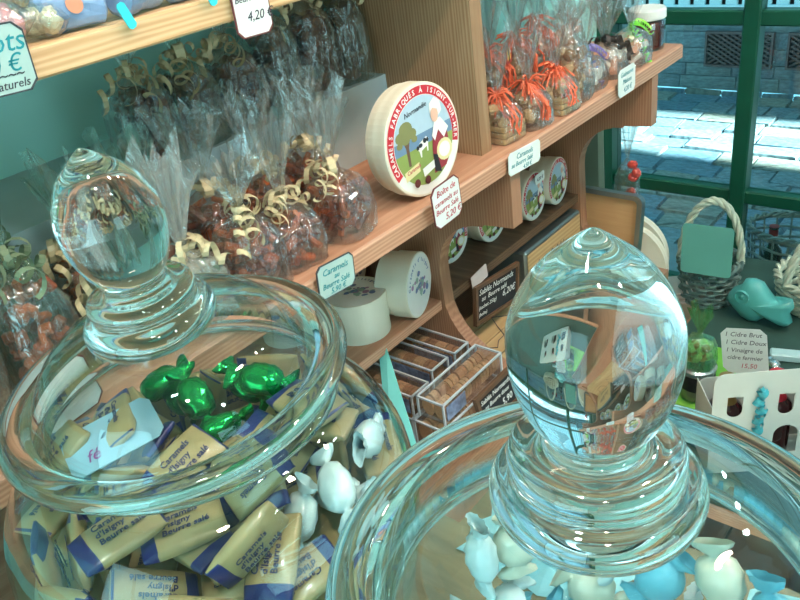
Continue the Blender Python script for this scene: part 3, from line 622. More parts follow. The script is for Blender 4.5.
rr = random.Random(2); m.v = [(x+rr.uniform(-.003,.003), y+rr.uniform(-.003,.003), z) for x,y,z in m.v]
o = obj('caramel_fill', m, WRAP); o.location = (Lc[0], Lc[1], LZ); tag(o, 'mass of wrapped caramels filling the bottom of the left jar', 'caramels', kind='stuff')
for i, (x,y,z,rx,ry,rz) in enumerate(SIM_B):
    o = link('paper_sweet', TW[i % 3]); o.matrix_local = Matrix.Translation((Rc[0]+x, Rc[1]+y, LZ+.272+z)) @ Euler((rx,ry,rz)).to_matrix().to_4x4() 
    c_ = i % 3; o.data = (TW, TB, TC)[c_][i % 2]
    tag(o, ['white','pale aqua','cream'][c_]+' twist-wrapped sweet, '+place(x,y,z,-.175,-.215,'of the right jar'), 'sweet', ['white','pale aqua','cream'][c_]+' sweets in the right jar')
o = card('jar_card', 'pale blue slip with purple writing lying on the caramels in the left jar', 'card', None, (.070,.040), [('fé',-.022,-.012,.014,INK_P)], mat=flat('pale_blue_card', (140,178,192), .5, .03), edge=None,
     right=(.35,.93,.12), up=(-.9,.3,.35), org=(Lc[0]-.048, Lc[1]-.042, LZ+.228))

# ------------------------------------------------------------------ round boxes
LBL = flat('label_white', (232,232,226), .45, .02, 40); RED = flat('label_red', (204,44,56), .45, .03, 40)
PIC = [flat('print_'+n, c, .45, .04, 60) for n, c in (('sky',(176,200,214)),('sea',(110,140,170)),('grass',(142,160,84)),('trunk',(112,84,66)),('leaf',(132,132,84)),('white',(236,232,226)),('black',(40,38,40)),('dress',(150,50,58)),('skin',(226,180,156)),('banner',(226,214,160)),('choc',(96,38,38)))]
def disc(r, z, n=40, cx=0, cy=0, sx=1, sy=1): return [(cx+r*sx*math.cos(2*PI*i/n), cy+r*sy*math.sin(2*PI*i/n), z) for i in range(n)]
def art_mesh(R):
    """landscape with tree, cow and a woman in a bonnet"""
    mb = MB(); r = R*.78; z = .0006
    def poly(pts, mi):
        nonlocal z
        z += .00006; mb.add([(x*r, y*r, z) for x, y in pts], [tuple(range(len(pts)))], mi=mi)
    arc = lambda a0,a1,n=20: [(math.cos(math.radians(a0+(a1-a0)*i/n)), math.sin(math.radians(a0+(a1-a0)*i/n))) for i in range(n+1)]
    el = lambda cx,cy,a,b,n=14: [(cx+a*math.cos(2*PI*i/n), cy+b*math.sin(2*PI*i/n)) for i in range(n)]
    poly(arc(0,360,40)[:-1], 0)
    poly(arc(170,190,4)+arc(-14,12,5), 1)                        # sea band
    poly(arc(186,360-4,30), 2)                                   # meadow
    poly([(-.62,-.42),(-.54,-.42),(-.53,0),(-.42,.3),(-.5,.28),(-.58,.1),(-.68,.3),(-.74,.3),(-.63,0)], 3)
    for cx,cy,a in ((-.75,.28,.17),(-.55,.42,.22),(-.38,.28,.16),(-.6,.2,.15),(-.82,.12,.1),(-.32,.14,.1)): poly(el(cx,cy,a,a*.75), 4)
    poly([(-.28,-.12),(-.2,-.02),(.06,.08),(.14,.02),(.1,-.1),(.08,-.26),(.04,-.26),(.04,-.14),(-.14,-.2),(-.16,-.34),(-.2,-.34),(-.22,-.2)], 5)
    for cx,cy,a,b in ((-.16,-.07,.07,.05),(0,0,.06,.06),(-.26,-.1,.05,.05),(.09,.0,.04,.05)): poly(el(cx,cy,a,b), 6)
    poly([(.18,-.85),(.22,-.3),(.3,.1),(.42,.3),(.66,.3),(.8,.0),(.82,-.5),(.62,-.78)], 7)   # dress
    poly([(.2,-.8),(.22,-.4),(.36,-.45),(.42,-.88)], 6)
    poly([(.26,.02),(.42,.34),(.62,.36),(.86,.06),(.66,-.14),(.5,.1),(.34,-.12)], 5)          # shawl
    poly(el(.44,.46,.13,.17), 8)
    poly([(.28,.52),(.32,.74),(.5,.84),(.68,.72),(.7,.5),(.58,.4),(.56,.56),(.4,.62)], 5)      # bonnet
    poly(el(.62,-.4,.28,.26), 9); poly(el(.62,-.4,.2,.18), 5)                                   # basket of cream
    poly([(-.82,-.5),(-.3,-.4),(-.3,-.62),(-.8,-.72)], 9); poly([(-.22,-.6),(.2,-.52),(.2,-.7),(-.2,-.8)], 5)
    for cx,cy in ((-.46,-.86),(-.1,-.9)): poly(el(cx,cy,.1,.1), 10)
    return mb
def ring_sector(R0, R1, a0, a1, z, n=40):
    vs = []; fs = []
    for i in range(n+1):
        a = math.radians(a0+(a1-a0)*i/n); vs += [(R0*math.cos(a),R0*math.sin(a),z),(R1*math.cos(a),R1*math.sin(a),z)]
    for i in range(n): fs.append((2*i,2*i+1,2*i+3,2*i+2))
    return MB().add(vs, fs)
def round_box(label, M, R, T, group, art=True, name='caramel_box', wallmat=None, detail=True):
    """origin at the centre of the printed face, box behind it along -z"""
    t = thing(name, label, 'round box', M, group); wm = wallmat or PALE
    obj('box_body', MB().lathe([(.0003,-T),(R*.965,-T),(R*.965,-T*.45),(.0003,-T*.45)], 56), wm, t, smooth=False)
    obj('box_lid', MB().lathe([(R*.967,-T*.62),(R,-T*.62),(R,-.001),(R*.985,0),(.0003,0)], 56), wm, t)
    obj('label', MB().add(disc(R*.955,.0003,48), [tuple(range(48))]), LBL, t)
    if art:
        obj('red_band', ring_sector(R*.79, R*.945, -18, 212, .0005), RED, t)
        arc_text(t, 'CARAMELS FABRIQUÉS À ISIGNY-SUR-MER', R*.825, R*.125, CHALK, math.radians(204), math.radians(-12), .0009)
        link('picture', art_mesh(R).mesh('picture', PIC), t)
        if detail:
            lettering(t, 'Normandie', R*.13, INK_B, -R*.42, R*.50, z=.0014, rot=.12)
            lettering(t, 'Caramels', R*.10, INK_R, -R*.58, -R*.46, z=.0021, rot=.15)
    else:
        B_ = flat('label_blue_print', (110,130,170), .5, .05); MV = flat('label_mauve_print', (168,130,160), .5, .1)
        arc_text(t, 'Caramels d\'Isigny', R*.72, R*.17, B_, math.radians(165), math.radians(15), .0009)
        mb = MB(); rr = random.Random(4)
        for k in range(34):
            a = rr.uniform(0,6.28); q = rr.uniform(0,.68)*R; mb.add(disc(rr.uniform(.05,.13)*R, .0007+k*.00002, 8, q*math.cos(a), q*math.sin(a)*.7-R*.05, 1, rr.uniform(.4,1)), [tuple(range(8))], mi=k % 3)
        obj('flower_print', mb, [MV, B_, flat('label_sage_print', (150,176,160), .5, .1)], t)
        arc_text(t, 'BEURRE SALÉ', R*.80, R*.13, B_, math.radians(300-360*0), math.radians(240), .0009) if False else None
    return t
FX = lambda x,y,z,tilt=0.0,yaw=0.0: basis((x,y,z), (math.sin(-yaw),math.cos(yaw),0), (-tilt,0,1))
def FACE(x, y, z, yaw=0.0, tilt=0.0):
    """face normal toward +x turned by yaw about z, leaning back by tilt"""
    r = Vector((-math.sin(yaw), math.cos(yaw), 0)); n0 = Vector((math.cos(yaw), math.sin(yaw), 0)); u = Vector((0,0,1))*math.cos(tilt) - n0*math.sin(tilt)
    return basis((x,y,z), r, u)
round_box('large round caramel box with red ring label standing on the middle shelf', FACE(-.622,.746,1.1775, -.04, .05), .0735, .036, 'round caramel boxes')
bl = ['round caramel box with picture label in the dark bay, nearest the left curved upright', 'round caramel box with picture label, second from the left curved upright', 'round caramel box with picture label and white sticker, third from the left curved upright', 'round caramel box with picture label, against the right curved upright']
for i, (y, x) in enumerate(((1.035,-.825),(1.145,-.805),(1.262,-.780),(1.350,-.775))):
    round_box(bl[i], FACE(x, y, .815+.050, -.05+.05*i, .03), .050, .048, 'round caramel boxes', detail=False)
o = card('sticker', 'white price sticker on the third small round box', 'sticker', None, (.034,.02), [('4,20 €',-.013,-.004,.009,INK_B)], edge=None, chamfer=False, right=(0,1,.05), up=(0,0,1), org=(-.770,1.268,.905), mat=CARDW)
WTUB = flat('milky_tub', (224,220,200), .4, .03, 20)
round_box('white round tub lying on its side with flower label, on the lower shelf', FACE(-.762,.856,.8715, .30), .0565, .058, 'white round tubs', art=False, name='round_tub', wallmat=WTUB)
round_box('white round tub standing upright with blue-edged lid, below the grey price card', Matrix.Translation((-.825,.766,.815+.075)) @ Matrix.Rotation(.9,4,'Z'), .052, .075, 'white round tubs', art=False, name='round_tub', wallmat=WTUB)
round_box('white round tub half hidden behind the tub lying on its side', FACE(-.912,.845,.815+.0555,.1), .0500, .05, 'white round tubs', art=False, name='round_tub', wallmat=WTUB)
round_box('white round tub standing upright behind the left price card', Matrix.Translation((-.93,.70,.815+.075)), .050, .075, 'white round tubs', art=False, name='round_tub', wallmat=WTUB)

# ------------------------------------------------------------------ clear boxes of round waffles
WAF = flat('waffle_biscuit', (206,160,112), .7, .18, 300, bump=.3); PLAS = film('box_plastic', tint=(.97,.98,.98), base=.05, haze=.05, hazecol=(.75,.8,.85), bump=0)
WAF2 = flat('waffle_biscuit_dark', (170,122,80), .7, .18, 300)
def waffle_box(label, x0, x1, y0, y1, z0, z1, along):
    t = thing('waffle_box', label, 'biscuit box', ((x0+x1)/2,(y0+y1)/2,z0), 'clear boxes of round waffles')
    w_, d_, h_ = x1-x0, y1-y0, z1-z0; mb = MB(); mb.box(-w_/2,w_/2,-d_/2,d_/2,0,h_, bev=.0015); obj('clear_case', mb, PLAS, t)
    mb = MB(); e = .0016
    for sx in (-1,1):
        mb.box(sx*w_/2-e, sx*w_/2+e, -d_/2-e, d_/2+e, h_-e, h_+e); mb.box(sx*w_/2-e, sx*w_/2+e, -d_/2-e, -d_/2+e, 0, h_); mb.box(sx*w_/2-e, sx*w_/2+e, d_/2-e, d_/2+e, 0, h_)
    for sy in (-1,1): mb.box(-w_/2, w_/2, sy*d_/2-e, sy*d_/2+e, h_-e, h_+e)
    obj('case_edges', mb, flat('plastic_edge', (196,204,210), .35, .03), t)
    n = 18; rows = 1; mb = MB(); L_ = (d_ if along == 'Y' else w_)-.012; r_ = min((w_ if along == 'Y' else d_)*.46, h_*.485); rr = random.Random(int(y0*1000))
    rows = 2 if (w_ if along == 'Y' else d_) > h_*1.15 else 1; 
    for q in range(rows):
        off = (q-.5)*((w_ if along == 'Y' else d_)*.46) if rows == 2 else 0; rx = r_*(.62 if rows == 2 else 1)
        for k in range(n):
            p = -L_/2+L_*(k+.5)/n; th = L_/n*.42; tl = rr.uniform(-.12,.12)
            M = (Matrix.Translation((off,p,h_*.49)) @ Matrix.Rotation(PI/2+tl,4,'X')) if along == 'Y' else (Matrix.Translation((p,off,h_*.49)) @ Matrix.Rotation(PI/2+tl,4,'Y'))
            sc_ = Matrix.Diagonal((rx/r_,1,1,1)) if along == 'Y' else Matrix.Diagonal((1,rx/r_,1,1))
            mb.lathe([(.0003,-th),(r_*.95,-th),(r_*.95,th),(.0003,th)], 14, M @ sc_, mi=(k*7//3) % 2)
    obj('waffles', mb, [WAF, WAF2], t, kind='stuff')
    mb = MB()
    if along == 'Y': mb.box(w_/2+.0005, w_/2+.0012, -d_*.46, -d_*.15, h_*.12, h_*.8)
    else: mb.box(-w_*.1, w_*.46, -d_/2-.0012, -d_/2-.0005, h_*.12, h_*.8)
    s_ = obj('side_label', mb, flat('box_blue_label', (120,136,166), .5, .5, 90), t)
    return t
waffle_box('long clear box of round waffles on top, pointing toward the curved upright', -.695,-.643,.738,.905,.701,.741,'Y')
waffle_box('clear waffle box underneath the long top waffle box', -.700,-.640,.728,.895,.6455,.697,'Y')
waffle_box('clear box of round waffles nearest the curved upright, end toward the aisle', -.865,-.712,.866,.905,.701,.741,'X')
waffle_box('clear box of round waffles in the middle of the three side by side', -.865,-.716,.805,.850,.701,.741,'X')
waffle_box('clear box of round waffles mostly hidden by the aqua card', -.865,-.712,.742,.787,.690,.730,'X')
waffle_box('clear waffle box under the two side-by-side boxes', -.865,-.712,.79,.905,.6455,.699,'X')
waffle_box('clear waffle box under the hidden box', -.865,-.712,.735,.785,.6455,.688,'X')
# aqua card leaning between jar and boxes
tl, tr_, br_, bl_ = Vector((-.775,.748,.800)), Vector((-.760,.752,.806)), Vector((-.655,.682,.672)), Vector((-.685,.640,.650))
mb = MB(); n_ = (tr_-tl).cross(bl_-tl).normalized()*.0012; q = [tl,tr_,br_,bl_]
mb.add([p for p in q]+[p+n_ for p in q], [(3,2,1,0),(4,5,6,7),(0,1,5,4),(1,2,6,5),(2,3,7,6),(3,0,4,7)])
o = obj('aqua_card', mb, CARDC); tag(o, 'blank aqua card leaning beside the waffle boxes, right of the caramel jar', 'card')

# ------------------------------------------------------------------ bay between the curved uprights, lower level
t = thing('biscuit_crate', 'pale wooden crate with a lidded top under the chalk slate', 'crate', (-.72,1.16,.645))
for k in range(4):
    mb = MB(); mb.box(-.10+k*.043, -.06+k*.043, -.21,.235, .028,.034); obj('lid_plank', mb, KRAFT, t)
mb = MB(); mb.box(-.10,.072,-.21,.235,0,.027); obj('crate_body', mb, KRAFT, t)
mb = MB(); pts = [(-.02+.03*math.sin(q*.9)+.01*math.sin(q*2.3), -.19+q*.021, .0345) for q in range(20)]; mb.tube(pts, .0009, 4); obj('string', mb, INK_B, t)
t = thing('biscuit_tin', 'oblong biscuit tin with grey rim and kraft label reading Les Sablés', 'tin', (-.80,1.300,.680))
mb = MB(); mb.box(-.09,.045,-.125,.105,0,.100, bev=.004); obj('tin_body', mb, flat('tin_grey', (120,130,128), .35, .08, 20, metal=.6), t)
mb = MB(); mb.box(.0455,.0465,-.118,.100,.006,.092); obj('label_panel', mb, KRAFT, t)
q = link('lettering', text_mesh('Les Sablés', .030, INK_B, shear=.25), t); q.matrix_local = basis((.0475,-.085,.045), (0,1,0), (0,0,1))
q = link('lettering', text_mesh('de Normandie', .017, INK_B, shear=.25), t); q.matrix_local = basis((.0475,-.075,.020), (0,1,0), (0,0,1))
# beyond the right upright
t = thing('end_cabinet', 'low pine cabinet at the window end of the shelving', 'cabinet', (-.83,1.72,0))
mb = MB(); mb.box(-.13,.06,-.15,.16,0,.43); obj('cabinet_body', mb, BRK, t); mb = MB(); mb.box(-.14,.07,-.155,.17,.43,.445); obj('cabinet_top', mb, PINE, t)
t = thing('framed_tray', 'grey metal rimmed tray with bare wooden base tilted behind the right curved upright', 'tray', basis((-.715,1.472,.728), (1,0,-.02), (0,.10,1)))
mb = MB(); o2 = rounded(.150,.150,.016); i2 = rounded(.128,.128,.010)
N_ = len(o2); mb.add([(x,y,.018) for x,y in o2]+[(x,y,.018) for x,y in i2]+[(x,y,0) for x,y in o2]+[(x,y,.004) for x,y in i2],
   [(i,(i+1)%N_,N_+(i+1)%N_,N_+i) for i in range(N_)]+[(2*N_+i,2*N_+(i+1)%N_,(i+1)%N_,i) for i in range(N_)]+[(N_+i,N_+(i+1)%N_,3*N_+(i+1)%N_,3*N_+i) for i in range(N_)])
obj('metal_rim', mb, flat('brushed_steel', (136,146,146), .3, .08, 20, metal=.8), t)
mb = MB(); mb.prism(i2, 0, .005); obj('wooden_base', mb, wood('tray_beech', (226,186,136), (200,156,108), 'X', 30), t)
for i, (x, y, z, R_) in enumerate(((-.742,1.575,.570,.108),(-.722,1.535,.565,.104))):
    t = thing('round_wooden_lid', ['round pale wooden lid behind the tray, the farther one', 'round pale wooden lid directly behind the tray'][i], 'lid', basis((x,y,z+.015), (1,.15,0), (0,.12,1)), 'round wooden lids')
    obj('lid_top', MB().lathe([(.0003,-.010),(R_,-.010),(R_,0),(.0003,0)], 56), PALE, t); obj('lid_hoop', MB().lathe([(R_+.0003,-.026),(R_+.003,-.026),(R_+.003,.001),(R_+.0003,.001),(R_+.0003,-.026)], 56), PALE, t)
mb = MB(); mb.box(-.04,.04,-.012,.012,0,.19, bev=.01); mb.v = [(x*(1-.2*z/.19), y, z) for x,y,z in mb.v]
o = obj('paper_bag', mb, flat('olive_grey_paper', (110,124,108), .6, .1, 20)); o.location = (-.795,1.52,.77); tag(o, 'olive grey paper sleeve standing behind the tray', 'paper sleeve')
o.location = (-.86,1.66,.4455); o.scale = (1,1,2.45)
for k in range(3):
    mb = MB(); mb.box(-.06,.06,-.045,.045,0,.010, bev=.003)
    o = obj('paper_pad', mb, flat('rose_paper', (206,186,176), .7, .06)); o.matrix_local = Matrix.Translation((-.645,1.60,.5055+k*.0105)) @ Matrix.Rotation(.5+.08*k, 4, 'Z'); o['k'] = 0; tag(o, ['lowest', 'middle', 'topmost'][k]+' of the pinkish paper pads below the round wooden lids', 'paper pad', 'pinkish paper pads')
    o.location = (-.665,1.665,.4455+k*.0105)
# ------------------------------------------------------------------ cellophane bags
def film_mesh(w, d, hb, ht, seed, neck=.12, flare=.8, n=40):
    rr = random.Random(seed); ph = [rr.uniform(0,6.28) for _ in range(4)]
    lev = [(0,1,0),(hb*.08,1.04,0),(hb*.35,1.06,0),(hb*.7,1.0,0),(hb*.9,.8,.1),(hb*1.03,.42,.3),(hb*1.13,neck,.5),(hb*1.19,neck*1.05,.6),(hb*1.19+(ht-hb*1.19)*.25,neck+.25*flare,.9),(hb*1.19+(ht-hb*1.19)*.6,neck+.62*flare,1),(ht,neck+flare,1)]
    mb = MB(); vs = []; fs = []
    top0 = len(lev)-3
    for k, (z, s, pl) in enumerate(lev):
        for i in range(n):
            a = 2*PI*i/n; c, si = math.cos(a), math.sin(a); p = 5 if k < 5 else 2.2
            r = (abs(c)**p+abs(si)**p)**(-1/p)
            q = 1 + pl*(.30*math.sin(5*a+ph[0])+.22*math.sin(9*a+ph[1]))
            dd = d*(.55 if k >= top0 else 1)
            x = r*c*w/2*s*q; y = r*si*dd/2*s*q
            j = .03 if k < 6 else .05
            zz = z + (rr.uniform(-1,1)*.012 + .12*(ht-hb)*math.sin(3*a+ph[2]) if k == len(lev)-1 else 0)
            vs.append((x+rr.uniform(-j,j)*w*s, y+rr.uniform(-j,j)*d*s, max(.0004,zz)))
    for k in range(len(lev)-1):
        for i in range(n):
            j = (i+1)%n; a,b,c_,e = k*n+i,k*n+j,(k+1)*n+j,(k+1)*n+i
            fs += [(a,b,c_),(a,c_,e)]
    fs.append(tuple(range(n-1,-1,-1)))
    mb.v = vs; mb.f = fs; mb.mi = [0]*len(fs); return mb
def curl(mb, start, dirv, turns, R, width, length, seed, th0=0.0):
    """a curled ribbon: a flat band wound around a drooping axis"""
    rr = random.Random(seed); d = Vector(dirv).normalized(); n = int(turns*12); rows = []
    side = d.cross(Vector((0,0,1)));  side = side.normalized() if side.length > .1 else Vector((1,0,0)); upv = side.cross(d)
    for i in range(n+1):
        t = i/n; a = th0+2*PI*turns*t; ax = Vector(start)+d*(length*t)+Vector((0,0,-length*.7*t*t)); r = R*min(1,.3+2*t)
        c = ax+side*r*math.cos(a)+upv*r*math.sin(a)
        rows.append([tuple(c-d*width/2), tuple(c+d*width/2)])
    mb.strip(rows)
def lumps(w, d, h, n, size, seed, mb=None, z0=.002, kind='cube'):
    rr = random.Random(seed); mb = mb or MB()
    for k in range(n):
        s = size*rr.uniform(.75,1.2); M = Matrix.Translation((rr.uniform(-1,1)*(w/2-s*.55), rr.uniform(-1,1)*(d/2-s*.55), z0+s*.5+rr.random()*(h-s))) @ Euler((rr.uniform(0,3),rr.uniform(0,3),rr.uniform(0,3))).to_matrix().to_4x4()
        if kind == 'cube': mb.box(-s/2,s/2,-s/2*.8,s/2*.8,-s/2*.6,s/2*.6, M, mi=k % 2, bev=s*.12)
        elif kind == 'ball': mb.lathe([(.0003,-s*.5),(s*.4,-s*.32),(s*.5,0),(s*.4,s*.32),(.0003,s*.5)], 8, M, mi=k % 2)
        elif kind == 'tube': mb.tube([(0,0,-s*.7),(0,0,s*.7)], s*.28, 8, M, mi=k % 2)
    return mb
C_CAR = [flat('amber_caramel', (186,92,50), .3, .25, 60, coat=.5), flat('dark_caramel', (132,62,38), .3, .25, 60, coat=.5)]
C_DRK = [flat('dark_purple_sweet', (48,30,44), .3, .3, 50, coat=.5), flat('dark_brown_sweet', (70,34,30), .3, .3, 50, coat=.5)]
C_BIS = [flat('beige_biscuit', (196,164,120), .7, .15, 60), flat('brown_biscuit', (148,110,76), .7, .15, 60)]
C_MRK = [flat('white_marshmallow', (232,222,208), .6, .05, 30), flat('peach_marshmallow', (226,168,140), .6, .05, 30)]
C_GRN = [flat('pale_green_sweet', (150,196,160), .5, .1, 40), flat('cream_sweet', (216,212,180), .5, .1, 40)]
C_PNK = [flat('pink_sweet', (216,160,162), .5, .1, 40), flat('rose_sweet', (196,130,140), .5, .1, 40)]
C_BLU = [flat('blue_white_wrapper', (132,160,196), .3, .25, 40, coat=.3), flat('orange_dot_wrapper', (214,140,110), .35, .1, 40, coat=.3)]
C_GRY = [flat('grey_green_sweet', (110,130,110), .5, .2, 40), flat('sage_sweet', (140,150,120), .5, .2, 40)]
ORA = flat('orange_raffia', (236,108,70), .55, .15, 60); LIME = flat('lime_ribbon', (140,226,70), .4, .1, 60); PUR = flat('purple_ribbon', (128,112,176), .4, .1, 60); BRN = flat('brown_ribbon', (50,40,34), .4, .1, 60)
def bag(label, loc, w, d, hb, ht, cont, seed, group, ribbon=CREAM_R, kind='cube', size=.014, n=60, rotz=0.0, lean=0.0, mat=None, style='curl', fill=.92, name='sweet_bag', flare=.95, nc=3, crate=False, tagcard=False):
    M = Matrix.Translation(loc) @ Matrix.Rotation(rotz, 4, 'Z') @ Matrix.Rotation(lean, 4, 'Y')
    t = thing(name, label, 'sweet bag', M, group); rr = random.Random(seed)
    z0 = .002
    if crate:
        mb = MB(); 
        for k in range(3):
            for sy in (-1,1): mb.box(-w*.46,w*.46,sy*d*.45-.001,sy*d*.45+.001,.002+k*.009,.009+k*.009)
            for sx in (-1,1): mb.box(sx*w*.46-.001,sx*w*.46+.001,-d*.45,d*.45,.002+k*.009,.009+k*.009)
        mb.box(-w*.46,w*.46,-d*.45,d*.45,.001,.004); obj('small_crate', mb, KRAFT, t); z0 = .006
    if cont: obj('sweets', lumps(w*.92, d*.9, hb*fill, n, size, seed, z0=z0, kind=kind), cont, t, kind='stuff')
    obj('film', film_mesh(w, d, hb, ht, seed, flare=flare), mat or FILM, t)
    zn = hb*1.16
    if ribbon:
        mb = MB()
        if style == 'curl':
            mb.lathe([(w*.10,zn-.004),(w*.12,zn),(w*.10,zn+.004)], 14)
            for k in range(nc):
                a = rr.uniform(-1.5,1.5)+(0 if k % 3 else PI); curl(mb, (w*.10*math.cos(a),w*.10*math.sin(a),zn), (math.cos(a),math.sin(a),rr.uniform(-.7,.3)), rr.uniform(2.2,3.6), rr.uniform(.007,.0105), .0066, rr.uniform(.028,.045), seed*10+k, rr.uniform(0,6))
            for k in range(2):
                a = rr.uniform(-1.2,1.2); rows = []
                for i in range(13):     # a loop of the bow
                    q = PI*2*i/12; c = Vector((math.cos(a)*(.012-.012*math.cos(q)), math.sin(a)*(.012-.012*math.cos(q)), zn+.011*math.sin(q))); s_ = Vector((-math.sin(a),math.cos(a),0))*.003
                    rows.append([tuple(c-s_), tuple(c+s_)])
                mb.strip(rows)
        elif style == 'raffia':
            for k in range(34):
                a = rr.uniform(0,6.28); L_ = rr.uniform(.018,.034); e = rr.uniform(-1.2,.7); p0 = Vector((0,0,zn)); dv = Vector((math.cos(a),math.sin(a)*.8,e)).normalized()
                pts = [p0, p0+dv*L_*.5+Vector((0,0,.004)), p0+dv*L_+Vector((rr.uniform(-.004,.004),0,-.006))]; mb.tube(pts, .0015, 4)
            for k in range(10):
                x_, y_ = rr.uniform(-.01,.014), rr.uniform(-.012,.012); z_ = zn-.006
                pts = [(x_+w*.44*min(1,q*.6)+rr.uniform(-.003,.003), y_+rr.uniform(-.004,.004), z_-q*.012) for q in range(5)]; mb.tube(pts, .0016, 4)
        elif style == 'spiral':
            curl(mb, (0,0,zn), (.2,.8,.25), 9, .007, .0035, .06, seed, 0); curl(mb, (0,0,zn), (.5,.3,-.6), 7, .006, .0035, .05, seed+1, 1); curl(mb, (0,0,zn), (.3,-.8,.1), 7, .006, .0035, .045, seed+2, 1)
        obj('ribbon', mb, ribbon, t)
    if tagcard:
        mb = MB(); mb.prism([(-.009,-.016),(.009,-.014),(.010,.010),(0,.018),(-.010,.010)], 0, .001); mb.prism([(-.005,-.010),(.005,-.009),(.005,.008),(-.004,.008)], .001, .0014, mi=1)
        mb.prism([(-.002,-.012),(.001,-.012),(.003,.0),(.001,.012),(-.002,.012),(-.001,0)], .0014, .0017, mi=2)
        q = obj('picture_tag', mb, [flat('tag_brick_red', (176,62,48), .5, .05), flat('tag_yellow', (232,196,96), .5, .05), flat('tag_dark', (56,36,34), .5, .05)], t); q.matrix_local = basis((w*.5+.004, 0, zn-.004), (0,1,0), (-.1,.1,1))
    return t
Z1 = 1.1035
GF = 'front row of ribboned caramel bags'
def FB(label, x, y, **k): 
    a = dict(w=.072, d=.064, hb=.078, ht=.180, cont=C_CAR, group=GF, kind='tube', size=.015, n=90, nc=4); a.update(k)
    return bag(label, (x,y,Z1), a.pop('w'), a.pop('d'), a.pop('hb'), a.pop('ht'), a.pop('cont'), a.pop('seed'), a.pop('group'), **a)
FB('cellophane bag of dark caramel pieces with cream curls, nearest the round caramel box', -.650,.605, seed=11, rotz=.1, lean=-.05)
FB('cellophane bag of brown caramels with long cream curls, second left of the round box', -.655,.522, seed=12, rotz=-.15, w=.072, hb=.07)
FB('cellophane bag of caramels with big cream curls, third left of the round box', -.640,.452, seed=13, hb=.085, ht=.16, w=.066, rotz=.3, mat=FILM)
FB('milky cellophane bag with hidden contents beside the jar lid', -.655,.385, seed=14, hb=.07, w=.06, mat=FILMH, cont=C_GRY, rotz=.1, nc=3)
FB('clear cellophane bag behind the left knob, front row', -.675,.312, seed=15, hb=.08, ht=.17, cont=C_CAR, rotz=-.2, mat=FILMG)
FB('caramel bag with cream bow in the second row, behind the bag nearest the round box', -.735,.640, seed=16, hb=.085, ht=.19, rotz=.2)
FB('caramel bag with cream bow in the second row, second left of the box', -.735,.560, seed=17, hb=.085, ht=.18)
FB('caramel bag with cream bow in the second row, third left of the box', -.738,.480, seed=18, hb=.085, ht=.18, rotz=.3)
FB('cellophane bag of caramels in the second row, below the pale riser gap', -.740,.400, seed=19, hb=.085, ht=.185, rotz=.1, mat=FILMG)
FB('cellophane bag in the second row, right behind the left knob', -.745,.322, seed=20, hb=.09, ht=.18, mat=FILMG)
GG = 'greenish cellophane bags at the left end'
for i, (x, y, s_) in enumerate(((-.69,.232,31),(-.755,.240,32),(-.70,.155,33),(-.775,.165,34),(-.71,.080,35))):
    bag(['sage sweet bag with grey green curls just left of the knob','aqua-tinted bag of pale sweets, second row left of the knob','greenish cellophane bag at the left edge, front','greenish cellophane bag at the left edge, rear','cellophane bag cut off by the left edge of the photo'][i], (x,y,Z1), .070,.062,.120,.235, C_GRY if i % 2 else C_CAR, s_, GG, ribbon=flat('sage_ribbon', (120,140,112), .4, .1), mat=FILMG, rotz=.2*i)
GR = 'dark sweet bags with cream curls on the riser'
dl = ['dark sweet bag on the riser, touching the green-lit upright','dark sweet bag on the riser, second from the upright','dark sweet bag on the riser, third from the upright under the 4,20 card','dark sweet bag on the riser, fourth from the upright','dark sweet bag on the riser, fifth from the upright with loose curls','dark sweet bag on the riser, leftmost against the teal wall']
for i in range(6):
    bag(dl[i], (-.842+.004*(i % 2), .845-.071*i, 1.2155), .072,.066,.122 if i < 3 else .098,.172, C_DRK, 51+i, GR, size=.020, n=90, rotz=.15*(i%3)-.1, kind='cube', nc=2 if i < 3 else 5, mat=FILM if i%2 else FILMG)
# orange raffia bags in the right bay
GO = 'bags tied with orange raffia'
ol = ['raffia-tied bag in a little wooden crate, against the pine upright','raffia-tied bag with picture tag, behind the little crate','raffia-tied bag of brown biscuits beside the little crate','raffia-tied bag with picture tag, second row centre','raffia-tied bag of beige biscuits in front, farthest toward the window','raffia-tied bag behind the farthest biscuit bag','raffia-tied bag with tag deep in the second row','small clear bag of biscuits between the raffia bags and the peach sweets']
oo = [(-.650,.962,C_BIS,True,False),(-.720,.960,C_BIS,False,True),(-.640,1.030,C_BIS,False,False),(-.715,1.040,C_BIS,False,True),(-.635,1.108,C_BIS,True,False),(-.715,1.125,C_BIS,False,True),(-.79,1.02,C_BIS,False,True),(-.640,1.170,C_BIS,False,False)]
for i, (x, y, c, cr, tg) in enumerate(oo):
    bag(ol[i], (x,y,Z1), .062,.056,.058 if i < 7 and x > -.66 else .095,.155 if x > -.66 else .20, c, 71+i, GO if i < 7 else None, ribbon=ORA if i < 7 else None, style='raffia', crate=cr, tagcard=tg, rotz=.2*(i%2)-.1, kind='ball' if not cr else 'cube', size=.018, n=36, flare=.75)
GM = 'bags of marshmallows near the window'
bag('cellophane bag of peach and white marshmallows with purple curls', (-.650,1.232,Z1), .068,.06,.055,.150, C_MRK, 91, GM, ribbon=PUR, style='spiral', kind='tube', size=.020, n=30)
bag('cellophane bag of pale marshmallows with a brown bow', (-.650,1.312,Z1), .070,.06,.055,.155, C_MRK, 92, GM, ribbon=BRN, kind='tube', size=.020, n=30, nc=3)
bag('cellophane bag of white marshmallows with lime green spiral ribbon', (-.640,1.395,Z1), .066,.06,.06,.160, C_MRK, 93, GM, ribbon=LIME, style='spiral', kind='tube', size=.020, n=30)
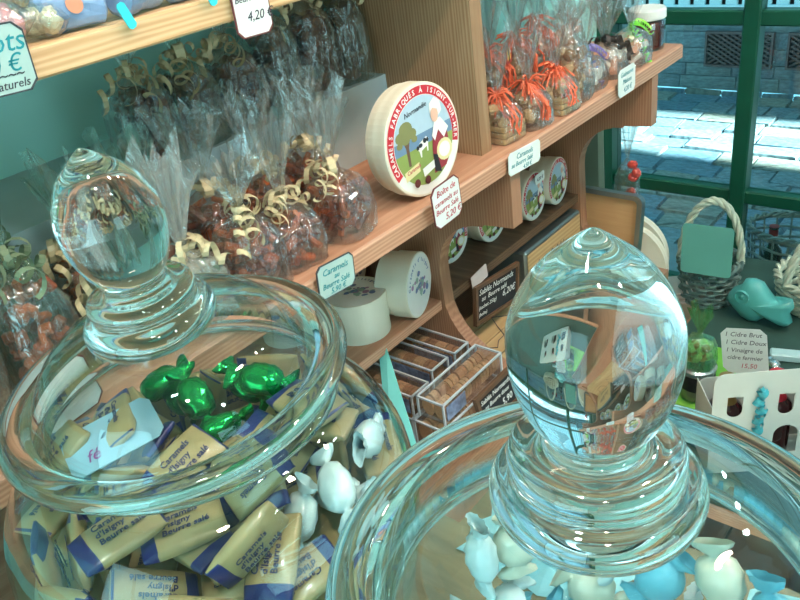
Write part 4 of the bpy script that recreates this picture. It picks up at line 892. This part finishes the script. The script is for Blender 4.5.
bag('tall marshmallow bag behind the purple-ribboned one', (-.73,1.215,Z1), .068,.06,.10,.22, C_MRK, 94, GM, ribbon=ORA, style='raffia', kind='tube', size=.02, n=40)
bag('tall marshmallow bag in the second row near the window', (-.735,1.315,Z1), .068,.06,.10,.22, C_MRK, 95, GM, ribbon=None, kind='tube', size=.02, n=40)
# jam jar at the shelf end
t = thing('jam_jar', 'small jar of dark red jam with white cap at the window end of the shelf', 'jam jar', (-.655,1.500,Z1))
obj('glass', MB().lathe(smooth_prof([(.0003,.0),(.030,.0),(.034,.004),(.035,.02),(.035,.052),(.031,.060)],2), 40), thin_glass('jam_glass', base=.08), t, smooth=True)
obj('jam', MB().lathe(smooth_prof([(.0003,.003),(.030,.003),(.0325,.008),(.0325,.052),(.0003,.054)],2), 32), flat('dark_jam', (78,18,16), .12, .1, 20, coat=.6), t, smooth=True)
obj('cap', MB().lathe([(.0003,.078),(.033,.078),(.036,.075),(.0365,.060),(.034,.058),(.0003,.058)], 40), flat('white_cap', (226,226,220), .5, .03), t, smooth=False)
# sweets on the top shelf
ZT = 1.4125; GT = 'bags of wrapped sweets on the top shelf'
def pillow(label, loc, L_, W_, H_, mats, seed, rotz, group):
    """an unribboned pouch of sweets lying down"""
    rr = random.Random(seed); t = thing('sweet_pouch', label, 'sweet pouch', loc, group, rotz); mb = MB(); rows = []
    for i in range(15):
        u = i/14*2-1; e = max(.05, 1-abs(u)**3.5); row = []
        for j in range(19):
            a = 2*PI*j/18; row.append((u*L_/2, W_/2*math.cos(a)*(.5+.5*e)*(1+rr.uniform(-.04,.04)), H_/2*(1+math.sin(a)*e)+rr.uniform(-.0008,.0008)))
        row[-1] = row[0]; rows.append(row)
    mb.strip(rows); obj('film', mb, FILM, t)
    obj('sweets', lumps(L_*.86, W_*.85, H_*.88, 26, H_*.50, seed, kind='ball'), mats, t, kind='stuff'); return t
def roll(label, loc, rotz, L_, R_, group, seed, tilt=0.0):
    t = thing('foil_roll', label, 'wrapped roll', Matrix.Translation(loc) @ Matrix.Rotation(rotz,4,'Z') @ Matrix.Rotation(tilt,4,'Y'), group); rr = random.Random(seed)
    mb = MB(); M = Matrix.Translation((0,0,R_)) @ Matrix.Rotation(PI/2,4,'Y')
    mb.lathe([(.0003,-L_*.5),(R_*.7,-L_*.49),(R_,-L_*.42),(R_*1.03,-L_*.2),(R_*.98,0),(R_*1.03,L_*.2),(R_,L_*.42),(R_*.7,L_*.49),(.0003,L_*.5)], 18, M)
    mb.v = [(x, y+rr.uniform(-.001,.001), z+rr.uniform(-.001,.001)) for x,y,z in mb.v]; obj('wrapper', mb, C_BLU[0], t)
    mb = MB()
    for k in range(5):
        a = rr.uniform(0,PI); x = rr.uniform(-.4,.4)*L_; c = Vector((x, R_*1.05*math.cos(a), R_+R_*1.05*math.sin(a))); nn = Vector((0,math.cos(a),math.sin(a)))
        mb.add([tuple(basis(c, (1,0,0), nn.cross(Vector((1,0,0)))) @ Vector(p)) for p in disc(.007,0,12)], [tuple(range(12))])
    obj('orange_spot', mb, C_BLU[1], t, label='orange printed spots'); return t
bag('bag of pale green sweets on the top shelf, left end', (-.690,.290,ZT), .085,.06,.10,.16, C_GRN, 101, GT, ribbon=None, kind='ball', size=.026, n=40)
pillow('pouch of pink sweets at the left end of the top shelf behind the card', (-.628,.262,ZT), .075,.05,.036, C_PNK, 102, 1.2, GT)
pillow('small pouch of cream sweets at the foot of the pale green bag', (-.620,.305,ZT), .040,.03,.026, [C_GRN[1],C_GRN[1]], 103, .6, GT)
GB = 'blue and white wrapped rolls on the top shelf'
rl = ['blue and white wrapped roll on the top shelf, leftmost lower one','blue and white wrapped roll stacked on the leftmost one','blue and white wrapped roll in the middle of the top shelf','blue and white wrapped roll stacked on the middle one','blue and white wrapped roll at the right of the top shelf','blue and white wrapped roll stacked on the right one','blue and white wrapped roll right of the 4,20 card']
for i, (x,y,z,r) in enumerate(((-.622,.330,0,1.45),(-.635,.335,.030,1.35),(-.622,.392,0,1.9),(-.640,.398,.030,1.6),(-.622,.448,0,1.5),(-.640,.450,.030,1.7),(-.625,.512,0,1.5))):
    roll(rl[i], (x,y,ZT+z+.001), r, .055, .0155, GB, 110+i)
bag('tall bag of dark sweets deep on the top shelf', (-.74,.50,ZT), .08,.07,.10,.2, C_DRK, 120, GT, ribbon=None)
bag('tall bag of blue sweets deep on the top shelf', (-.74,.38,ZT), .08,.07,.10,.2, C_BLU, 121, GT, ribbon=None, kind='ball', size=.02)

# ------------------------------------------------------------------ display ledge by the window
TLm = flat('lime_cloth', (120,190,70), .8, .08, 50)
t = thing('window_display_table', 'low wooden display table with dark cover and lime green cloth below the window', 'table', (.45,1.58,0))
mb = MB(); mb.box(-.575,1.2,1.03,1.945,.415,.443, bev=.003); obj('table_frame', mb, PINE, t, world=True)
mb = MB(); mb.box(-.565,1.19,1.04,1.94,.443,.4495); obj('table_cover', mb, flat('dark_green_cover', (44,74,66), .7, .15, 20), t, world=True)
mb = MB(); mb.box(-.560,-.385,1.26,1.50,.4432,.4503); obj('lime_cloth', mb, TLm, t, world=True, label='lime green cloth top')
for x, y in ((-.55,1.19),(1.14,1.19),(-.55,1.90),(1.14,1.90)): mb = MB(); mb.box(x,x+.04,y,y+.03,0,.415); obj('leg', mb, PINE, t, world=True)
ZL = .4505
WICK = flat('wicker_white', (186,190,170), .55, .15, 60); WICKD = flat('wicker_dark_brown', (84,86,74), .7, .2, 60)  # second tone is a darker wicker for the basket base
def basket(label, loc, R_, H_, hh, rot, group, handle=True, wick=None):
    wick = wick or WICK
    t = thing('wicker_basket', label, 'basket', loc, group, rot)
    nst = 20
    for k in range(nst):
        a = 2*PI*k/nst; mb = MB(); mb.tube([(R_*.8*math.cos(a),R_*.8*math.sin(a),.002),(R_*.93*math.cos(a),R_*.93*math.sin(a),H_*.5),(R_*math.cos(a),R_*math.sin(a),H_)], .0028, 5)
        obj('stake', mb, wick, t)
    for lv in range(8):
        z = .008+(H_-.014)*lv/7; rad = R_*(.8+.2*math.sqrt(lv/7)); mb = MB(); pts = []
        for i in range(80): a = 2*PI*i/80; q = rad+.0042*math.sin(a*nst/2+lv*PI); pts.append((q*math.cos(a),q*math.sin(a),z))
        mb.tube(pts, .0042, 5, closed=True); obj('weave_row', mb, wick, t)
    mb = MB(); 
    for s_ in (0,PI):
        mb.tube([(( R_+.006*math.cos(i*.9+s_))*math.cos(2*PI*i/90),(R_+.006*math.cos(i*.9+s_))*math.sin(2*PI*i/90),H_+.004+.006*math.sin(i*.9+s_)) for i in range(90)], .005, 5, closed=True)
    obj('braided_rim', mb, wick, t)
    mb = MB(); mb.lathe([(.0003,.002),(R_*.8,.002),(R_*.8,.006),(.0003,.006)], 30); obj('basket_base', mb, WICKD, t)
    if handle:
        mb = MB()
        for s_ in (0, 2*PI/3, 4*PI/3):
            pts = []
            for i in range(61):
                u = PI*i/60; c = Vector((R_*math.cos(u), 0, H_+hh*math.sin(u))); nrm = Vector((math.cos(u),0,math.sin(u))); q = i*.42+s_
                pts.append(c+nrm*.0055*math.cos(q)+Vector((0,1,0))*.0055*math.sin(q))
            mb.tube(pts, .0052, 6)
        obj('twisted_handle', mb, WICK, t, smooth=True, label='cream twisted handle')
    return t
GK = 'wicker baskets by the window'
basket('round wicker basket with twisted handle, left of the window post', (-.580,1.735,ZL), .098,.10,.165, .12, GK) if False else None
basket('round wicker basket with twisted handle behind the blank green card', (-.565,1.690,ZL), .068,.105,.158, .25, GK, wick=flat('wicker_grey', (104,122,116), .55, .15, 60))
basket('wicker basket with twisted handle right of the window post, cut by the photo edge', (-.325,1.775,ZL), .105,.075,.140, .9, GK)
# rear hamper standing on the outside sill
m = MB(); m.box(-1.06, 2.26, 2.06, 2.42, 0, .19); struct('trim_1', m, flat('sill_stone', (120,132,134), .8, .15, 10))
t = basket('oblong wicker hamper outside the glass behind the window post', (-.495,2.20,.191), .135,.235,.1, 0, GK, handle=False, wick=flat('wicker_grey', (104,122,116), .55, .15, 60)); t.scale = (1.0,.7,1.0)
card('blank_card', 'blank green card hanging on the basket handle left of the window post', 'card', None, (.112,.118), [], mat=flat('sea_green_card', (96,164,152), .5, .05, 8), edge=None, right=(1,.05,.03), up=(0,.12,1), org=(-.541,1.592,.636), chamfer=False)
bpy.data.objects['blank_card'].data = (lambda mb: mb.mesh('blank_card', flat('sea_green_card', (96,164,152), .5, .05, 8)))(MB().prism(rounded(.112,.118,.008), 0, .0015))
# bottles inside the hamper
BOT = flat('bottle_dark_green', (14,52,44), .12, .1, coat=.6); BOTB = flat('bottle_blue_glass', (30,70,96), .12, .1, coat=.6)
bprof = smooth_prof([(.0003,0),(.028,0),(.030,.006),(.030,.13),(.024,.155),(.012,.175),(.011,.215),(.013,.218),(.013,.226),(.0003,.227)],2)
for i, (x, y, mt_) in enumerate(((-.56,2.20,BOT),(-.475,2.21,BOTB),(-.41,2.195,BOT))):
    t = thing('bottle', ['dark green bottle in the hamper, left of the post','blue bottle in the hamper, right of the post','dark green bottle at the right of the hamper'][i], 'bottle', (x,y,.199), 'bottles in the hamper')
    obj('bottle_glass', MB().lathe(bprof, 24), mt_, t, smooth=True); obj('bottle_label', MB().lathe([(.0304,.04),(.0304,.10)], 24), CARDG, t)
    obj('foil_cap', MB().lathe([(.0125,.180),(.0135,.227),(.0003,.2275)], 20), flat('red_foil', (150,50,50), .3, .1, metal=.5), t)
# green-tied bag sitting on a small jar
t = thing('preserve_jar', 'small jar with black label under the green-tied sweet bag', 'jar', (-.447,1.312,ZL))
obj('glass', MB().lathe(smooth_prof([(.0003,0),(.030,0),(.033,.004),(.034,.018),(.034,.060),(.030,.070)],2), 36), thin_glass('jam_glass', base=.08), t, smooth=True)
obj('filling', MB().lathe([(.0003,.003),(.030,.003),(.032,.008),(.032,.056),(.0003,.058)], 28), flat('pale_preserve', (130,124,96), .3, .1), t)
obj('jar_label', MB().lathe([(.0346,.030),(.0346,.064)], 36), flat('black_label', (24,24,28), .5, .05), t)
obj('foil_collar', MB().lathe([(.031,.070),(.036,.068),(.037,.076),(.033,.080),(.0003,.081)], 36), flat('silver_foil', (200,208,210), .25, .1, metal=.8), t)
bag('sweet bag wrapped in green film sitting on the black-labelled jar', (-.447,1.312,ZL+.082), .060,.055,.062,.125, [flat('toffee_sweet', (206,140,88), .4, .1), flat('pale_pear_sweet', (206,216,150), .4, .1)], 131, None, ribbon=None, kind='ball', size=.02, n=30, mat=film('green_film', tint=(.6,.92,.66), base=.12, haze=.13, hazecol=(.15,.65,.25), bscale=50), flare=.55)
# price card for the cider set
o = card('cider_card', 'white handwritten card listing brut and doux cider and vinegar', 'price card', None, (.086,.098),
     [('1 Cidre Brut',-.036,.032,.0135,INK_B),('1 Cidre Doux',-.036,.015,.0135,INK_B),('1 Vinaigre de',-.036,-.002,.013,INK_B),('cidre fermier',-.034,-.018,.0125,INK_B),('15,50',-.010,-.036,.014,INK_R)], edge=None, right=(1,.10,.17), up=(-.10,.12,1), org=(-.372,1.352,.560))
mb = MB(); mb.box(-.02,.02,-.015,.012,0,.045,bev=.003); o = obj('card_stand', mb, CARDG); o.location = (-.368,1.362,ZL); tag(o, 'small grey stand holding up the cider card', 'stand')
# white bottle carrier with windows that show three bottles
u_ = Vector((.806,.592,0)).normalized(); CM_ = basis(Vector((-.346,1.10,ZL))+u_*.135, (u_.x,u_.y,0), (0,0,1))
t = thing('bottle_carrier', 'white cardboard carrier with rounded slots showing three bottles', 'carton', CM_)
def slot(cx, cy, w_, h_, n=10):
    r = w_/2; return [(cx-r,cy+h_/2),(cx+r,cy+h_/2)]+[(cx+r*math.cos(-PI*i/n), cy-h_/2+r+r*math.sin(-PI*i/n)) for i in range(n+1)]
def panel_with_holes(W_, H_, holes, th, m):
    c = bpy.data.curves.new('panel', 'CURVE'); c.dimensions = '2D'; c.fill_mode = 'BOTH'; c.extrude = th/2
    for poly in [rounded(W_, H_, .02, 5, 0, H_/2)]+holes:
        s = c.splines.new('POLY'); s.points.add(len(poly)-1); s.use_cyclic_u = True
        for i, p in enumerate(poly): s.points[i].co = (p[0],p[1],0,1)
    o = bpy.data.objects.new('panel', c); COL.objects.link(o); me = bpy.data.meshes.new_from_object(o.evaluated_get(bpy.context.evaluated_depsgraph_get()))
    bpy.data.objects.remove(o); me.materials.clear(); me.materials.append(m); return me
CW = flat('carton_white', (206,216,210), .5, .03, 20)
hs = [slot(-.098,.095,.023,.040), slot(-.018,.095,.023,.040), slot(.062,.095,.023,.040), [(p[0],p[1]) for p in slot(-.018,.030,.040,.055)][::1], slot(.085,.030,.040,.055)]
# the large arches stand with their round end upward
def arch(cx, cy, w_, h_, n=10):
    r = w_/2; return [(cx-r,cy-h_/2),(cx+r,cy-h_/2)]+[(cx+r*math.cos(PI*i/n), cy+h_/2-r+r*math.sin(PI*i/n)) for i in range(n+1)]
hs = [slot(-.097,.150,.026,.044), slot(-.012,.150,.026,.044), slot(.073,.150,.026,.044), arch(-.006,.072,.042,.062), arch(.085,.072,.042,.062), arch(-.095,.072,.042,.062)]
q = link('front_panel', panel_with_holes(.27,.222,hs,.0015,CW), t)
q.matrix_local = Matrix()
q = link('back_panel', panel_with_holes(.27,.150,[],.0015,CW), t); q.matrix_local = Matrix.Translation((0,0,-.09))
mb = MB(); mb.box(-.135,-.1335,0,.15,-.09,0); mb.box(.1335,.135,0,.15,-.09,0); mb.box(-.135,.135,0,.0015,-.09,0); obj('side_panel', mb, CW, t)
for i in range(3):
    pz = CM_ @ Vector((-.097+.085*i, 0.002, -.045))
    b_ = thing('bottle', ['dark bottle with gold neck in the left slot of the carrier','bottle with red neck foil in the middle slot of the carrier','dark bottle in the right slot of the carrier'][i], 'bottle', (pz.x,pz.y,ZL+.002), 'bottles in the carrier'); b_.scale = (1,1,.80)
    obj('bottle_glass', MB().lathe(bprof, 24), flat('bottle_dark_red', (50,14,16), .12, .1, coat=.6), b_, smooth=True)
    obj('foil_cap', MB().lathe([(.0195,.160),(.015,.178),(.0145,.227),(.0003,.2285)], 20), [flat('gold_foil', (150,120,70), .3, .1, metal=.5), flat('crimson_foil', (176,24,44), .35, .1), flat('gold_foil', (150,120,70), .3)][i], b_)
    obj('shoulder', MB().lathe([(.030,.10),(.031,.13),(.0195,.160)], 20), flat('bottle_dark_red', (50,14,16)), b_)
TQ = flat('turquoise_tulle', (70,180,196), .5, .15, 60)
mb = MB(); rr = random.Random(8)
for k in range(7): curl(mb, (-.056+rr.uniform(-.006,.006), .190-.020*k, .004), (rr.uniform(-.5,.5),-.8,.1), 2.2, .009, .008, .018, 140+k, rr.uniform(0,6))
mb.v = [(x,y,abs(z)+.001) for x,y,z in mb.v]; obj('tulle_ribbon', mb, TQ, t, label='turquoise tulle ribbon')
# frosted glass fish
t = thing('glass_fish', 'frosted turquoise fish figure standing behind the cider card', 'figurine', basis((-.432,1.640,ZL), (1,-.1,.0), (0,0,1)) @ Matrix.Scale(1.12, 4))
FG = flat('frosted_turquoise', (84,168,164), .35, .06, 20, coat=.2)
outl = [(-.062,.052),(-.052,.068),(-.036,.080),(-.030,.094),(-.014,.098),(.004,.094),(.014,.082),(.030,.064),(.042,.050),(.052,.062),(.066,.070),(.070,.056),(.062,.040),(.070,.022),(.062,.010),(.048,.014),(.036,.028),(.018,.018),(.004,.004),(-.012,.000),(-.030,.006),(-.048,.022),(-.066,.040)]
cx_, cy_ = -.01, .046; mb = MB(); n = len(outl); vs = []; lv = [(1.0,0),(.94,.010),(.8,.017),(.55,.022),(.25,.024)]
for s_ in (1,-1):
    for sc_, zz in lv: vs += [(cx_+(x-cx_)*sc_, cy_+(y-cy_)*sc_, zz*s_) for x,y in outl]
    vs.append((cx_,cy_,.0245*s_))
fs = []; half = n*len(lv)+1
for h in (0,1):
    o_ = h*half
    for k in range(len(lv)-1):
        for i in range(n): fs.append((o_+k*n+i,o_+k*n+(i+1)%n,o_+(k+1)*n+(i+1)%n,o_+(k+1)*n+i))
    for i in range(n): fs.append((o_+(len(lv)-1)*n+i,o_+(len(lv)-1)*n+(i+1)%n,o_+half-1))
mb.v = vs; mb.f = fs; mb.mi = [0]*len(fs); obj('fish_body', mb, FG, t, smooth=True)
mb = MB(); mb.lathe([(.014,.0),(.016,.003),(.014,.006)], 20); mb.lathe([(.0003,.005),(.006,.004),(.007,0)], 16); q = obj('eye', mb, FG, t, smooth=True); q.location = (-.026,.062,.0195)
mb = MB(); mb.box(-.03,.03,-.014,.014,0,.018,bev=.003); o = obj('frosted_block', mb, flat('frosted_white', (176,204,204), .4, .05)); o.matrix_local = Matrix.Translation((-.335,1.52,ZL)) @ Matrix.Rotation(.3,4,'Z'); tag(o, 'small frosted white block right of the glass fish', 'block')
t2 = [twist_mesh(70+k, [flat('brown_truffle_foil', (96,60,46), .25, .2, metal=.5), flat('silver_foil', (200,208,210))][k % 2], .046, .0105) for k in range(4)]
for i, (x,y) in enumerate(((-.33,1.44),(-.29,1.46),(-.31,1.40),(-.26,1.42),(-.25,1.49),(-.345,1.475))):
    o = link('truffle', t2[i % 4]); o.matrix_local = Matrix.Translation((x,y,ZL+.011)) @ Matrix.Rotation(i*1.1,4,'Z')
    tag(o, ['brown foil', 'silver foil'][i % 2]+' wrapped truffle on the lime table beside the cider card', 'truffle', ['brown foil truffles on the lime table','silver foil truffles on the lime table'][i % 2])
# bag of red sweets hanging beyond the curved upright
t = thing('hanging_sweet_bag', 'narrow clear bag with red wrapped sweets hanging by the left window jamb', 'sweet bag', (-.705,1.530,.745))
mb = film_mesh(.05,.03,.10,.22,150); obj('film', mb, FILM, t)
mb = MB(); rr = random.Random(3)
for k, (x,y,z) in enumerate(((0,0,.02),(.008,0,.035),(.018,-.01,.075),(.026,-.01,.086),(-.012,0,.012),(.012,0,.10))): mb.lathe([(.0003,-.012),(.008,-.008),(.010,0),(.008,.008),(.0003,.012)], 10, Matrix.Translation((x,y,z)) @ Matrix.Rotation(k*.9,4,'Y'))
obj('red_sweets', mb, flat('red_sweet_wrapper', (196,72,62), .3, .1, coat=.3), t, kind='stuff')
mb = MB(); mb.tube([(0,0,.22),(.0,.0,.329)], .0012, 5); obj('hanging_cord', mb, flat('cord_grey', (150,150,150)), t)
mb = MB(); mb.box(-.745,-.70,1.55,1.66,1.0715,1.0745); obj('x', mb, PINE) if False else None

# ------------------------------------------------------------------ ceiling lamps
def lamp(label, x, y, col, power, aim):
    t = thing('ceiling_spot', label, 'lamp', (x,y,2.6), 'ceiling spots')
    mb = MB(); mb.lathe([(.0003,0),(.035,0),(.035,-.03),(.0003,-.03)], 24); mb.tube([(0,0,-.03),(0,0,-.10)], .007, 8); obj('mount', mb, flat('lamp_white', (220,220,214), .4), t)
    M = (Vector(aim)-Vector((x,y,2.46))).to_track_quat('-Z','Y').to_matrix().to_4x4(); M.translation = Vector((0,0,-.14))
    mb = MB(); mb.lathe([(.020,.06),(.045,.02),(.052,-.05),(.048,-.05),(.040,.015),(.0003,.05)], 28); q = obj('shade', mb, flat('lamp_white', (220,220,214)), t); q.matrix_local = M
    mb = MB(); mb.lathe([(.0003,-.052),(.014,-.048),(.025,-.034),(.028,-.018),(.025,-.002),(.012,.012)], 20); q = obj('bulb', mb, flat('bulb_%s' % ('warm' if col[0] > col[2] else 'cool'), (255,255,255), emit=(col, 220.0)), t); q.matrix_local = M
    d = bpy.data.lights.new('spot_light', 'SPOT'); d.energy = power; d.color = col; d.spot_size = math.radians(100); d.spot_blend = .6; d.shadow_soft_size = .045
    q = link('spot_light', d, t); q.matrix_local = M @ Matrix.Translation((0,0,-.075))
WARM = (1.0,.76,.60); COOL = (.75,.98,1.0)
lamp('warm ceiling spot above the counter', .25,.75, WARM, 42, (-.7,.9,1.0))
lamp('warm ceiling spot nearer the window', .15,1.35, WARM, 27, (-.6,1.2,1.1))
lamp('cool ceiling spot above the left jar', -.15,-.15, COOL, 22, (-.5,.3,1.2))
lamp('warm ceiling spot behind the photographer', .35,-.25, WARM, 23, (-.6,.5,1.2))
lamp('cool ceiling spot in the middle of the shop', .9,.3, COOL, 22, (-.3,.6,1.0))
lamp('cool ceiling spot above the window display', .1,1.75, COOL, 20, (-.35,1.5,.5))

# crumpled aqua tissue on the counter beyond the right jar
def tissue(label, loc, sx, sy, seed):
    rr = random.Random(seed); mb = MB(); rows = []
    for i in range(11):
        rows.append([((i/10-.5)*sx+rr.uniform(-.006,.006), (j/8-.5)*sy+rr.uniform(-.006,.006), max(.001, rr.uniform(.002,.034)*(1-abs(i/5-1)**3)*(1-abs(j/4-1)**3))) for j in range(9)])
    mb.strip(rows); o = obj('tissue_paper', mb, flat('aqua_tissue', (150,206,216), .45, .08, 30)); o.location = loc; tag(o, label, 'tissue paper', 'crumpled tissue on the counter')
tissue('crumpled pale aqua tissue on the counter behind the left half of the right jar', (-.265,.435,LZ+.0005), .15, .10, 3)
tissue('crumpled pale aqua tissue on the counter behind the right half of the right jar', (-.01,.445,LZ+.0005), .20, .09, 4)
